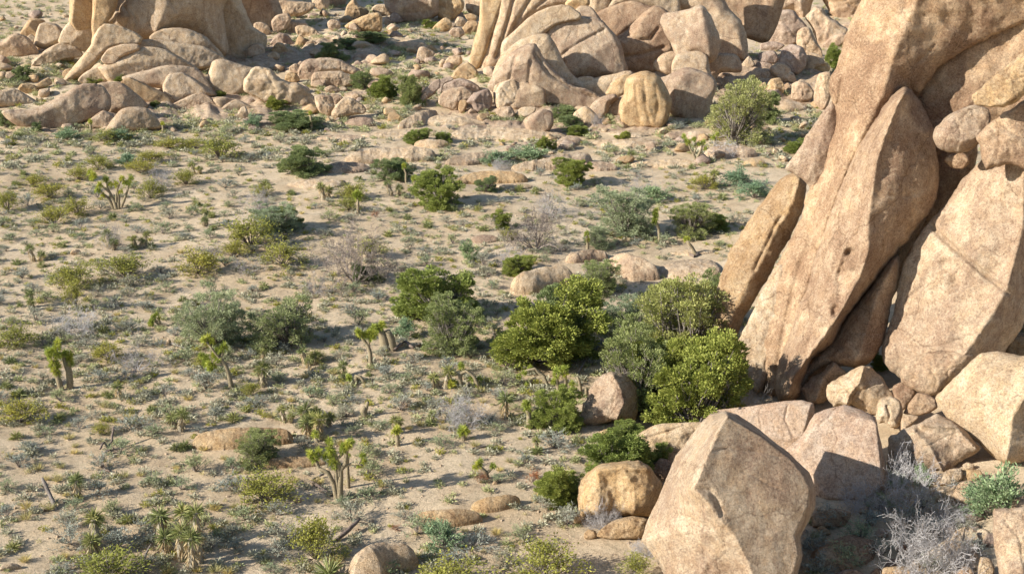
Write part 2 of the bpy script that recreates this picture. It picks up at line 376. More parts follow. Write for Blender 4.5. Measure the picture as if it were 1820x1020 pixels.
lab(o,'pale grey weathered face low on the left of the leaning slabs',SL,'rock slab')
o=rock([(1594,452),(1600,470),(1597,500),(1588,530),(1580,560),(1572,600),(1560,625),(1545,645),(1520,655),(1490,650),(1465,650),(1440,668),(1424,700),(1421,680),(1440,645),(1470,618),(1485,600),(1503,566),(1522,542),(1545,512),(1575,470)],R_BRN,by=712,T=1.1,res=3,push=-.3,name='leaning_slab',ridge=[[(1585,475),(1565,510),(1548,560),(1535,600),(1520,640)]])
lab(o,'narrow buttress slab in the gap between the finger slab and the broad right-hand slab',SL,'rock slab')
C=[(1850,170),(1822,188),(1800,205),(1785,215),(1765,250),(1752,270),(1738,290),(1712,318),(1690,350),(1668,378),(1650,396),(1632,420),(1620,440),(1606,465),(1598,500),(1593,530),(1586,560),(1572,600),(1566,625),(1575,650),(1600,672),(1640,690),(1690,700),(1730,690),(1765,655),(1790,620),(1812,590),(1826,560),(1835,480),(1850,400)]
o=rock(C,R_TAN,by=715,T=.75,rnd=.35,res=4,push=1.0,name='leaning_slab',ridge=[[(1838,210),(1820,300),(1818,400),(1806,450),(1790,510),(1768,550),(1742,590),(1720,620),(1690,660)]],amp=.8,
  cracks=[([(1650,396),(1672,420),(1700,445),(1730,470),(1760,495),(1790,520)],13,4.0),([(1600,640),(1590,600),(1600,560),(1612,530),(1640,510)],5,2.5),([(1690,350),(1675,400)],4,2.5),([(1572,612),(1620,618),(1680,612),(1740,590)],3,2),([(1600,500),(1592,560),(1575,610)],7,4)],pits=[(1680,470,10,6)])
lab(o,'broad pale tan slab with a diagonal crack at the right edge of the photo',SL,'rock slab')
o=rock([(1742,262),(1735,245),(1750,228),(1772,210),(1795,195),(1850,170),(1850,300),(1818,300),(1795,292),(1768,298),(1750,300)],R_BRN,by=700,T=.7,push=-2,name='leaning_slab',res=3.5)
lab(o,'brown knobbly cap of rock on top of the broad slab at the right edge',SL,'rock slab')
o=rock([(1600,168),(1620,140),(1660,95),(1740,50),(1850,-10),(1850,210),(1780,215),(1740,240),(1735,290),(1700,345),(1640,440),(1600,500),(1570,560),(1520,600),(1560,480),(1620,380),(1650,300),(1640,215)],R_BRN,by=710,T=.3,push=5.5,name='leaning_slab',res=5)
lab(o,'shaded grey-brown slab behind the wedged boulders, under the tallest slab',SL,'rock slab')
o=rock([(1850,78),(1820,93),(1795,112),(1770,132),(1745,155),(1727,170),(1729,184),(1745,189),(1775,191),(1800,187),(1822,168),(1850,140)],R_GOLD,by=700,T=1.0,push=-3,name='boulder',res=2.5)
lab(o,'smooth golden oblong boulder perched high between slabs at the right edge')
o=rock([(1740,187),(1722,188),(1697,198),(1678,210),(1661,230),(1657,245),(1666,262),(1685,271),(1708,272),(1728,266),(1748,245),(1759,225),(1760,205),(1753,192)],R_TAN,by=700,T=.95,push=-1,res=2.5)
lab(o,'round half-shaded boulder wedged just below the golden oblong boulder')
o=rock([(1688,275),(1712,272),(1725,285),(1712,300),(1690,298),(1678,285)],R_BRN,by=700,push=2)
lab(o,'small dark chockstone jammed under the round half-shaded boulder')
o=rock([(1600,662),(1622,635),(1650,625),(1700,621),(1725,624),(1732,634),(1715,655),(1690,672),(1668,698),(1650,703),(1620,692),(1603,680)],R_TAN,by=735,T=.8,res=2.5,tilt=(0,.2),corner=.4)
lab(o,'flat-topped tan block at the foot of the broad right-hand slab')
# ---- lower right block field
o=rock([(1262,736),(1290,730),(1312,737),(1350,763),(1378,787),(1402,803),(1418,820),(1438,838),(1448,862),(1450,895),(1438,925),(1422,955),(1427,985),(1415,1030),(1380,1075),(1210,1080),(1180,1020),(1160,985),(1140,960),(1150,925),(1170,885),(1186,845),(1200,810),(1228,775),(1245,752)],R_TAN,by=1055,T=1.1,rnd=.0,res=2.6,amp=.3,
  ridge=[[(1292,738),(1262,800),(1235,865)],[(1262,900),(1300,945)]],corner=.93,plate=[(1292,739),(1275,770),(1250,830),(1235,868),(1258,892),(1282,920),(1305,950),(1330,1000),(1350,1060),(1400,1050),(1420,985),(1412,950),(1436,900),(1440,868),(1428,843),(1405,815),(1350,773)],tilt=(-.48,.05),
  cracks=[([(1268,800),(1295,797),(1320,801),(1345,802),(1385,812)],2.2,1.8),([(1320,838),(1345,848),(1370,864),(1392,872)],2.2,1.8),([(1237,868),(1262,872),(1275,890),(1283,915)],5,5),([(1165,935),(1195,915),(1225,918),(1262,940)],5,6),([(1228,950),(1250,975),(1262,1010)],4,5)],facets=0)
lab(o,'huge angular pinkish boulder in the bottom foreground, right of centre')
o=rock([(1262,736),(1275,728),(1330,722),(1395,712),(1425,711),(1446,716),(1448,735),(1440,760),(1428,785),(1420,830),(1380,800),(1340,760),(1300,735)],R_PINK2,by=800,T=.3,rnd=.1,res=2.4,corner=.93,tilt=(.3,0),amp=.22,cracks=[([(1400,720),(1395,745),(1410,775)],3,2)],plate=[(1290,745),(1395,720),(1440,722),(1425,780),(1380,780)],ridge=[[(1290,745),(1440,722)]])
lab(o,'flat pale block with a rough surface directly behind the huge angular boulder')
o=rock([(1447,736),(1470,726),(1500,719),(1528,727),(1556,741),(1563,775),(1570,805),(1577,840),(1582,874),(1560,890),(1530,905),(1480,905),(1440,890),(1415,830),(1395,800),(1425,775)],R_PINK2,push=.6,by=885,T=.4,rnd=.25,res=3,corner=.65,ridge=[[(1558,750),(1568,860)]],amp=.3,cracks=[([(1480,735),(1455,755)],3,2)],plate=[(1460,745),(1500,735),(1558,750),(1568,860),(1540,885),(1470,885),(1420,800)],tilt=(.5,-.1),facets=0)
lab(o,'wide rough slab with a straight right edge, right of the huge angular boulder')
o=rock([(1424,690),(1440,672),(1462,660),(1480,643),(1492,650),(1505,662),(1490,672),(1472,690),(1470,712),(1455,718),(1436,714)],R_TAN,by=730,T=.9,res=2,corner=.7,ridge=[[(1482,650),(1462,672),(1450,712)]],rnd=.2)
lab(o,'broken wedge of rock with a pointed top, left of the grey pyramid block')
o=rock([(1469,684),(1490,672),(1515,656),(1533,649),(1546,651),(1565,668),(1580,690),(1592,712),(1575,733),(1545,738),(1515,718),(1500,722),(1480,722),(1469,705)],R_PALE,by=745,T=1.1,rnd=.15,res=2,corner=.8,ridge=[[(1536,652),(1527,680),(1510,700),(1505,718)]],facets=0)
lab(o,'pyramid-shaped grey-white block at the foot of the slabs')
o=rock(reg(1360,500,[(790,830),(830,805),(880,800),(930,825),(960,880),(955,950),(930,1010),(880,1020),(830,985),(790,985),(770,930)]),R_PALE,by=775,T=.9,res=1.8,cracks=[(reg(1360,500,[(850,870),(870,930),(860,980)]),4,2.5)])
lab(o,'rounded pale boulder with a split face, below the grey pyramid block')
o=rock(reg(1360,500,[(965,920),(1000,850),(1060,775),(1130,785),(1190,820),(1200,880),(1150,915),(1080,935),(1010,930)]),R_BRN,by=765,T=.9,res=2,corner=.6)
lab(o,'brown wedge boulder between the split boulder and the large white slab')
o=rock(reg(1360,500,[(890,735),(960,700),(1050,770),(1000,850),(960,900),(900,830)]),R_BRN,by=750,T=.6,res=2,push=1)
lab(o,'dark shaded rock behind the brown wedge boulder')
o=rock(reg(1360,500,[(950,960),(990,930),(1050,935),(1070,950),(1010,1010),(990,1050),(950,1060)]),R_TAN,by=775,T=.8)
lab(o,'small tan boulder in the gap right of the split boulder')
o=rock([(1578,780),(1600,765),(1635,750),(1665,735),(1700,752),(1722,772),(1743,795),(1735,806),(1705,822),(1680,842),(1668,835),(1640,850),(1600,850),(1578,830)],R_TAN,by=838,T=.8,rnd=.2,res=2.2,corner=.75,ridge=[[(1625,765),(1650,790),(1676,838)],[(1640,755),(1700,760),(1735,798)]],facets=0)
lab(o,'tan block with one deeply shaded side, below the large white slab')
o=rock([(1662,708),(1678,690),(1700,668),(1722,645),(1745,627),(1780,625),(1812,632),(1850,640),(1850,828),(1820,824),(1790,826),(1770,815),(1748,795),(1715,770),(1685,745)],R_PALE,by=828,T=.8,rnd=.3,res=3,corner=.5,ridge=[[(1850,660),(1800,740),(1790,815)]],amp=.6,facets=0)
lab(o,'large smooth white-tan slab jutting in from the right edge')
for pts,m,l in [
 ([(1795,600),(1820,590),(1850,600),(1850,650),(1800,635),(1785,625)],R_GOLD,'yellowish boulder at the right edge, on top of the large white slab'),
 ([(1798,545),(1850,520),(1850,590),(1810,585),(1798,570)],R_BRN,'dark grey boulder in the deep hollow at the right edge'),
 ([(1765,905),(1775,903),(1800,902),(1850,905),(1850,1060),(1785,1060),(1772,1000),(1765,950)],R_TAN,'large golden-tan block in the bottom right corner'),
 ([(1795,895),(1815,880),(1850,872),(1850,925),(1825,925),(1805,918)],R_TAN,'rounded tan boulder above the bottom right corner block'),
 (reg(1360,760,[(1195,360),(1230,320),(1290,285),(1370,285),(1375,350),(1330,390),(1260,400),(1200,400)]),R_PALE,'pale grey angular stone left of the feathery green shrub, uppermost of three'),
 (reg(1360,760,[(1370,290),(1440,290),(1500,295),(1520,330),(1460,370),(1380,370)]),R_GOLD,'low golden stone just behind the feathery green shrub'),
 (reg(1360,760,[(1375,260),(1410,240),(1455,255),(1455,290),(1400,295)]),R_PALE,'small pale stone behind the feathery green shrub'),
 (reg(1360,760,[(1170,490),(1190,430),(1290,405),(1340,400),(1340,480),(1280,520),(1200,515)]),R_PALE,'white cracked stone between the silvery dead shrub and feathery green shrub'),
 (reg(1360,760,[(1310,460),(1350,380),(1420,365),(1465,390),(1410,500),(1390,530),(1340,530)]),R_TAN,'tan leaning stone touching the left of the feathery green shrub'),
 (reg(1360,760,[(1220,860),(1260,780),(1340,710),(1400,690),(1390,780),(1480,790),(1480,820),(1400,900),(1280,880)]),R_PALE,'long pale stone beside the dead shrub at bottom right'),
 (reg(1360,760,[(1470,720),(1520,700),(1570,730),(1570,790),(1500,800)]),R_PALE,'small pale stone left of the corner block'),
 (reg(1360,760,[(1400,880),(1450,845),(1500,910),(1490,980),(1420,950)]),R_TAN,'upright tan stone in the dead branches at bottom right'),
 (reg(1360,760,[(1500,900),(1570,910),(1600,980),(1580,1060),(1490,1060),(1485,980)]),R_PALE,'round pale stone left of the bottom right corner block'),
 (reg(1360,760,[(1310,1030),(1380,965),(1430,970),(1460,1020),(1420,1100),(1300,1100)]),R_TAN,'pointed tan stone at the bottom edge, right'),
 (reg(1360,760,[(820,980),(880,965),(1020,970),(1040,1030),(1000,1080),(820,1080)]),R_GOLD,'pair-like golden stone at the bottom edge below the dead shrub'),
 (reg(1360,760,[(510,960),(560,945),(610,965),(600,1010),(530,1010)]),R_BRN,'small brown stone in the deep shade at the bottom edge'),
 (reg(1360,760,[(450,1040),(540,990),(640,985),(720,1040),(700,1090),(460,1090)]),R_PINK,'bluish shaded stone at the bottom edge'),
 (reg(1360,760,[(735,1010),(780,975),(830,985),(825,1040),(750,1050)]),R_BRN,'shaded stone left of the golden stone at the bottom edge'),
 (reg(1360,760,[(340,600),(480,560),(600,590),(560,680),(420,700),(330,690)]),R_BRN,'brown stone lost in shade behind the huge angular boulder')]:
    lab(rock(pts,m,T=.85,corner=.5),l,'stones among the lower right blocks')
o=rock([(1025,885),(1030,858),(1042,840),(1062,826),(1090,821),(1130,817),(1148,824),(1162,840),(1178,862),(1177,885),(1170,905),(1157,918),(1125,916),(1095,917),(1060,920),(1036,918),(1028,905)],R_GOLD,cracks=[([(0,0),(1,1)],0,1)],by=922,T=.95,res=2.2,ridge=[[(1062,840),(1068,870),(1062,905)],[(1062,838),(1110,830),(1150,835)],[(1110,835),(1128,870),(1128,905)]],rnd=.75,facets=0)
lab(o,'rounded golden boulder in front of the spreading green bush, left of the huge boulder')
o=rock([(1030,752),(1032,735),(1042,708),(1052,685),(1066,668),(1085,660),(1105,664),(1122,674),(1133,692),(1134,720),(1130,745),(1118,748),(1090,748),(1060,756),(1040,756)],R_TAN,cracks=[([(0,0),(1,1)],0,1)],by=757,T=1.1,res=2.2,ridge=[[(1090,668),(1102,690),(1108,715),(1096,745)]],rnd=.55,facets=0)
lab(o,'egg-shaped lone boulder standing in front of the big green trees')
o=rock([(1060,952),(1070,938),(1095,922),(1125,917),(1150,922),(1152,938),(1140,955),(1110,958),(1080,957)],R_GOLD,cracks=[([(0,0),(1,1)],0,1)],by=962,T=.9); lab(o,'low flat-topped stone in front of the rounded golden boulder')
o=rock([(1038,948),(1046,940),(1058,943),(1061,953),(1052,958),(1040,957)],R_GOLD,T=1); lab(o,'small round golden stone beside the low flat-topped stone')
o=rock([(1010,925),(1018,912),(1030,912),(1034,925),(1024,932)],R_GOLD,T=1); lab(o,'half-hidden stone at the left foot of the rounded golden boulder')
o=rock([(1115,795),(1130,775),(1160,757),(1200,751),(1262,752),(1235,785),(1195,830),(1170,835),(1135,815)],R_PALE,by=842,T=.35,res=2.5,cracks=[([(1150,778),(1190,766),(1220,755)],5,2.5)],tilt=(-.2,.2)); lab(o,'smooth pale sloping slab tucked behind the huge angular boulder',cat='rock slab')
o=rock([(1155,838),(1172,815),(1190,818),(1196,830),(1180,855),(1172,850)],R_BRN,by=860,T=.6); lab(o,'dark stone in the cleft between golden boulder and huge boulder')
o=rock([(1055,780),(1062,768),(1080,762),(1082,775),(1066,784)],R_GOLD,T=.8); lab(o,'small golden stone above the spreading green bush')
# ---- low outcrops in the sandy flat
for pts,T,m,l in [
 ([(340,790),(360,768),(400,752),(450,748),(500,748),(522,760),(515,775),(470,785),(430,795),(370,800)],.8,R_GOLD,'smooth tan dome of rock behind the green bush at lower left'),
 ([(465,825),(490,808),(530,802),(565,806),(580,818),(540,830),(490,832)],.7,R_GOLD,'low tan rock dome left of the forked joshua tree'),
 ([(735,910),(770,897),(815,892),(850,902),(858,915),(830,928),(800,938),(760,932)],.8,R_GOLD,'tan rock hump with a shaded right flank, beyond the blue-green shrub'),
 ([(835,900),(860,880),(900,868),(925,872),(920,885),(890,905),(862,912)],.6,R_GOLD,'tan rock hump beside the slanting sandy bank, left of the golden boulder'),
 ([(617,1010),(625,980),(650,955),(690,942),(725,945),(746,960),(735,978),(700,1000),(680,1030),(630,1040)],.8,R_PALE,'speckled grey-tan rock dome at the bottom edge'),
 ([(905,510),(925,488),(955,470),(995,460),(1018,470),(1025,488),(1000,500),(960,520),(915,525)],.8,R_PALE,'smooth pale rock dome above the big green pinyon'),
 ([(1005,455),(1030,440),(1060,437),(1080,445),(1078,458),(1040,466),(1010,468)],.6,R_TAN,'low cracked rock hump right of the smooth pale dome'),
 ([(1078,445),(1105,438),(1140,450),(1168,478),(1172,495),(1140,500),(1120,498),(1095,475)],.6,R_TAN,'tan rock hump with a shaded end beside the olive bush'),
 ([(1170,470),(1215,450),(1265,452),(1282,475),(1270,490),(1215,495),(1180,490)],.35,R_PALE,'pale flat rock sheet near the leaning joshua stem'),
 ([(810,325),(840,303),(875,297),(915,300),(940,318),(900,325),(840,328)],.8,R_GOLD,'tan rock dome right of the bright green bush in the middle distance'),
 ([(905,300),(960,290),(1000,272),(1035,264),(1052,270),(1050,285),(990,300),(940,305)],.7,R_PALE,'long whaleback rock beyond the small pinyon'),
 ([(1020,303),(1040,288),(1060,282),(1085,288),(1098,300),(1060,305)],.8,R_TAN,'small cracked rock dome right of the long whaleback'),
 ([(1250,275),(1265,258),(1300,252),(1335,262),(1345,275),(1300,282)],.7,R_TAN,'tan dome behind the grey-white dead shrub on the right'),
 ([(1320,290),(1335,277),(1355,282),(1362,292),(1340,297)],.7,R_GOLD,'small golden rock beside the leaning slabs'),
 ([(610,285),(640,268),(700,255),(745,253),(775,265),(765,280),(700,288),(640,292)],.6,R_PALE,'broad pale whaleback rock behind two dark green bushes'),
 ([(735,255),(755,243),(790,246),(800,258),(770,264)],.7,R_PALE,'small pale rock dome above the broad whaleback'),
 ([(790,290),(830,268),(880,262),(905,270),(880,285),(830,295)],.5,R_PALE,'furrowed pale rock sheet in the middle distance'),
 ([(570,300),(600,282),(640,285),(660,298),(630,308),(590,308)],.6,R_TAN,'shaded low rock right of the dark green bush'),
 ([(835,425),(850,412),(875,412),(888,425),(870,432),(845,432)],.5,R_TAN,'low hollow bank of earth and rock in the flat'),
 ([(640,238),(700,228),(760,225),(790,235),(740,245),(670,246)],.3,R_PALE,'thin pale rock sheet above the broad whaleback'),
 ([(1440,975),(1500,930),(1560,950),(1540,1000),(1460,1010)],.4,R_BRN,'rock floor lost in deep shade beside the huge angular boulder'),
 (reg(450,0,[(1180,860),(1300,770),(1480,800),(1620,850),(1600,870),(1400,885)]),.45,R_PALE,'pale flat rock sheet left of the boulder cluster under the fins'),
 (reg(450,0,[(1370,930),(1500,860),(1740,890),(1785,930),(1650,980),(1450,965)]),.45,R_PALE,'second pale flat rock sheet in front of the boulder cluster'),
 (reg(450,0,[(1000,900),(1100,800),(1200,745),(1290,740),(1250,820),(1150,880)]),.45,R_PALE,'pale ramp of rock left of the flat sheets'),
 (reg(450,0,[(690,390),(760,355),(840,370),(900,430),(860,450),(740,430)]),.6,R_TAN,'tan half-lit dome beside the shaded evergreen'),
 (reg(450,0,[(620,650),(720,620),(800,625),(820,680),(700,690)]),.5,R_TAN,'low dome in front of the evergreen pair'),
 (reg(450,0,[(630,860),(720,800),(830,810),(860,870),(760,890)]),.6,R_TAN,'low tan hump behind the lone thin stem'),
 (reg(450,0,[(950,310),(1060,270),(1180,290),(1220,330),(1100,350)]),.5,R_TAN,'rock apron in the upper valley'),
 (reg(900,0,[(1090,950),(1180,905),(1380,900),(1425,945),(1350,970),(1150,980)]),.7,R_TAN,'low dome in front of the big grey-green tree'),
 (reg(900,0,[(345,1010),(380,950),(460,925),(535,980),(470,1025)]),.9,R_TAN,'small dome between two green bushes under the lone boulder'),
 (reg(900,0,[(700,930),(820,890),(1000,895),(1080,930),(900,960)]),.35,R_PALE,'sandy rock shelf at the foot of the great fluted boulder'),
 (reg(1360,0,[(30,750),(80,680),(150,670),(240,710),(300,745),(160,785)]),.6,R_PALE,'pale dome among bushes left of the leaning slabs'),
 ]:
    o=rock(pts,m,T=T*.95,lay=True,rnd=.8,facets=0,amp=.45,name='rock_outcrop'); lab(o,l,'low outcrops in the sandy flat','outcrop')
for pts,l in [([(1175,520),(1230,503),(1290,508),(1275,535),(1200,540)],'flat rock beside the loose trees, left of the golden outer slab'),([(830,236),(880,217),(960,226),(1010,241),(940,252),(860,250)],'pale flat rock in front of the twin-lobed boulder, left'),
 ([(1045,252),(1120,238),(1185,250),(1120,264)],'pale flat rock in front of the great fluted boulder'),([(1120,290),(1200,276),(1245,291),(1170,300)],'thin pale rock flat beside the open-branched joshua'),([(510,325),(560,311),(615,317),(600,333),(540,335)],'faint rock flat below the dark green bush'),
 ([(1060,475),(1100,462),(1130,470),(1120,485),(1080,488)],'small rock hump between two cracked humps'),([(560,245),(610,234),(650,243),(620,252)],'low flat rock below the split boulders'),([(880,330),(920,320),(950,330),(910,340)],'small flat rock right of the tan dome'),
 ([(1190,450),(1230,436),(1270,445),(1230,455)],'thin rock flat behind the leaning joshua stem'),([(420,222),(470,210),(520,220),(470,230)],'low rock flat in front of the scaly slab')]:
    o=rock(pts,R_PALE if len(l)%2 else R_TAN,T=.42,lay=True,rnd=.8,facets=0,amp=.45,name='rock_outcrop'); lab(o,l,'low outcrops in the sandy flat','outcrop')
# ---- broad rock floors the upper formations stand on
for pts,l in [([(20,225),(60,190),(110,170),(180,140),(260,120),(340,130),(420,140),(520,150),(560,185),(520,205),(440,215),(330,222),(250,232),(150,238),(70,238)],'broad rippled rock floor under the upper left formation'),
 ([(380,95),(450,60),(560,50),(680,60),(700,100),(640,130),(560,135),(470,125),(400,120)],'rock floor of the upper valley, mostly in shade'),
 ([(760,205),(850,170),(960,175),(1060,190),(1180,215),(1250,225),(1180,232),(1000,240),(860,235),(780,228)],'rock floor at the foot of the central massif'),
 ([(1200,95),(1300,85),(1450,90),(1480,150),(1450,190),(1350,200),(1260,170)],'rock floor under the boulders left of the leaning slabs')]:
    o=rock(pts,R_TAN,T=.13,lay=True,rnd=.9,facets=0,amp=1.6,res=4,name='rock_outcrop'); lab(o,l,'broad rock floors','outcrop'); ROCKPOLY.pop()
# ---- upper left formation
UL='rocks of the upper left formation'
for pts,T,m,by,push,l in [
 ([(490,-280),(495,60),(490,140),(540,205),(600,195),(645,170),(655,80),(680,-280)],1.0,R_GOLD,560,4,'leftmost golden pillar at the top left'),
 ([(680,-280),(650,80),(645,175),(650,230),(645,290),(700,230),(745,150),(800,60),(870,-280)],.8,R_GOLD,560,5,'second golden pillar at the top left'),
 ([(490,170),(420,290),(500,330),(570,350),(640,330),(650,190)],.6,R_TAN,500,2,'pitted base of the two golden pillars'),
 ([(735,160),(760,90),(830,30),(900,-60),(960,-330),(1500,-420),(1570,-60),(1515,60),(1525,200),(1545,330),(1500,370),(1400,310),(1330,240),(1220,220),(1100,250),(1000,295),(860,225),(740,185)],.75,R_TAN,470,4,'big brown fluted dome with a reddish overhang at the top left'),
 ([(1480,-420),(1620,-160),(1690,40),(1750,180),(1840,250),(1810,400),(1700,440),(1600,440),(1520,330)],.9,R_TAN,440,3,'shaded bluish rock shoulder right of the reddish overhang'),
 ([(1560,-500),(1800,-420),(1900,-60),(1950,80),(1900,190),(1800,230),(1700,150),(1600,-50)],.9,R_BRN,250,3,'shaded cliff at the top edge behind the bluish rock shoulder'),
 ([(900,-460),(1600,-560),(1850,-300),(1700,160),(1200,200),(950,120)],.9,R_BRN,260,3,'high rock mass hidden behind the big brown fluted dome'),
 ([(1100,-560),(1900,-640),(2050,-160),(1850,40),(1300,80)],.8,R_BRN,110,3,'farthest high rock mass behind the top left formation'),
 ([(740,185),(860,215),(960,270),(930,320),(780,330),(700,400),(600,500),(470,560),(455,545),(560,420),(640,320),(660,260),(700,205)],.7,R_TAN,565,1,'pale sloping apron under the big brown dome'),
 ([(718,410),(760,350),(850,318),(950,320),(955,360),(850,400),(800,445),(740,440)],.9,R_TAN,560,-.5,'knobbly tan boulder on the sloping apron'),
 ([(945,330),(1020,288),(1100,285),(1250,305),(1400,330),(1500,380),(1550,430),(1340,470),(1200,390),(1100,345),(960,360)],.6,R_TAN,545,1,'long arching ledge under the reddish overhang'),
 ([(1070,260),(1150,215),(1280,208),(1400,250),(1440,280),(1530,400),(1300,420),(1100,330)],.6,R_PALE,545,2.5,'pale hollowed block inside the reddish overhang'),
 ([(720,470),(830,420),(1000,345),(1150,365),(1330,470),(1350,490),(1100,510),(920,550),(800,570),(730,490)],.7,R_PALE,560,0,'smooth grey-white dome below the arching ledge'),
 ([(560,560),(620,500),(730,465),(830,540),(780,570),(640,595)],.6,R_PALE,590,0,'pale block at the left foot of the smooth grey-white dome'),
 ([(890,545),(1050,500),(1180,470),(1350,490),(1420,560),(1490,670),(1400,690),(1200,720),(1150,620),(960,600)],.6,R_TAN,710,2,'long tan back of rock behind the square-shouldered block'),
 ([(1150,600),(1190,530),(1280,525),(1400,590),(1480,665),(1300,690),(1200,725),(1160,660)],.7,R_TAN,722,.5,'square-shouldered tan block in the upper left formation'),
 ([(855,600),(920,555),(1050,610),(1170,670),(1195,720),(1100,735),(960,680)],.8,R_GOLD,735,0,'split golden ledge left of the square-shouldered block'),
 ([(60,770),(250,760),(420,680),(560,605),(680,615),(735,690),(725,770),(620,825),(420,895),(250,895),(120,845)],.75,R_TAN,890,0,'big tan whaleback at the lower left of the formation'),
 ([(690,600),(800,585),(870,605),(1015,735),(900,775),(760,795),(715,700)],.8,R_TAN,795,.5,'rounded rock with a blue-shaded side, right of the big whaleback'),
 ([(565,845),(600,780),(680,755),(705,790),(630,845)],.8,R_TAN,850,0,'small ribbed rock against the big whaleback'),
 ([(610,865),(720,780),(805,830),(795,890),(680,890)],.8,R_TAN,892,-.5,'low tan rock below the small ribbed rock'),
 ([(735,935),(800,835),(860,770),(960,757),(1035,780),(1105,885),(1000,905),(860,915)],.8,R_TAN,925,0,'ridged tan dome at the front of the formation'),
 ([(1190,755),(1270,700),(1400,655),(1510,740),(1380,765)],.6,R_TAN,765,0,'low furrowed rock right of the ridged dome'),
 ([(1340,440),(1380,412),(1450,408),(1485,435),(1420,492),(1380,495)],.9,R_TAN,500,0,'hollowed round boulder above the scaly slab'),
 ([(1470,560),(1495,450),(1560,428),(1700,470),(1860,510),(1960,600),(1700,650),(1560,695),(1480,610)],.6,R_TAN,690,1,'broad scaly slab between the two upper formations'),
 ([(-60,330),(0,310),(100,247),(180,270),(245,350),(230,400),(0,395),(-60,390)],.9,R_TAN,398,0,'tan boulder at the upper left edge'),
 ([(148,240),(210,145),(300,150),(315,210),(270,272),(190,262)],.9,R_GOLD,275,0,'pointed golden boulder at the upper left'),
 ([(285,180),(380,175),(445,230),(425,295),(330,335),(250,305)],.8,R_TAN,335,0,'split boulder right of the pointed golden one'),
 ([(238,450),(320,360),(430,305),(520,330),(560,390),(440,415),(350,445)],.8,R_TAN,448,0,'long tan rock below the split boulder'),
 ([(430,420),(450,380),(500,380),(520,400),(490,425)],1,R_GOLD,428,-.5,'small round stone resting by the long tan rock'),
 ([(185,270),(215,245),(245,265),(240,300),(205,300)],1,R_TAN,302,0,'tiny boulder below the pointed golden boulder'),
 ([(-60,650),(0,640),(100,628),(200,680),(245,722),(120,745),(-60,745)],.8,R_TAN,742,0,'low tan rock at the left edge, behind the big whaleback'),
 ([(135,625),(160,588),(240,600),(250,640),(200,655)],.9,R_GOLD,655,0,'small golden boulder above the big whaleback'),
 ([(238,605),(330,548),(355,590),(260,625)],.9,R_GOLD,628,0,'tilted golden slab above the big whaleback'),
 ([(40,530),(70,508),(110,515),(120,550),(60,560)],.9,R_TAN,560,0,'small round boulder beside the dark shrub at the left edge'),
 ([(440,510),(470,485),(530,490),(500,540),(450,545)],.9,R_GOLD,548,0,'small golden boulder left of the pale block'),
 ([(1650,830),(1680,760),(1710,750),(1730,800),(1700,830)],.9,R_TAN,835,0,'little upright stone in front of the scaly slab'),
 ([(1560,760),(1650,700),(1740,740),(1810,760),(1700,790)],.6,R_TAN,790,0,'low rubbly ledge under the scaly slab'),
 ]:
    m=R_PALE if (m is R_TAN and len(l)%2) else m
    kw={}
    if 'big brown fluted' in l: kw=dict(ridge=[reg(0,0,[(1180,-300),(1170,-60),(1160,40),(1120,140),(1090,210)])],cracks=[(reg(0,0,[(800,40),(835,90),(795,150)]),4,2.5),(reg(0,0,[(870,50),(905,120),(880,185)]),5,2.5),(reg(0,0,[(930,90),(955,160),(930,225)]),4,2.5),(reg(0,0,[(1180,0),(1230,80)]),3,2)])
    o=rock(reg(0,0,pts),m,by=(by/3.924),T=T,push=push,**kw,name='boulder' if l.find('boulder')>=0 or l.find('stone')>=0 else 'rock',rnd=.9,facets=2,grow=1.13,amp=.5); lab(o,l,UL,'boulder' if 'boulder' in l or 'stone' in l else 'rock')
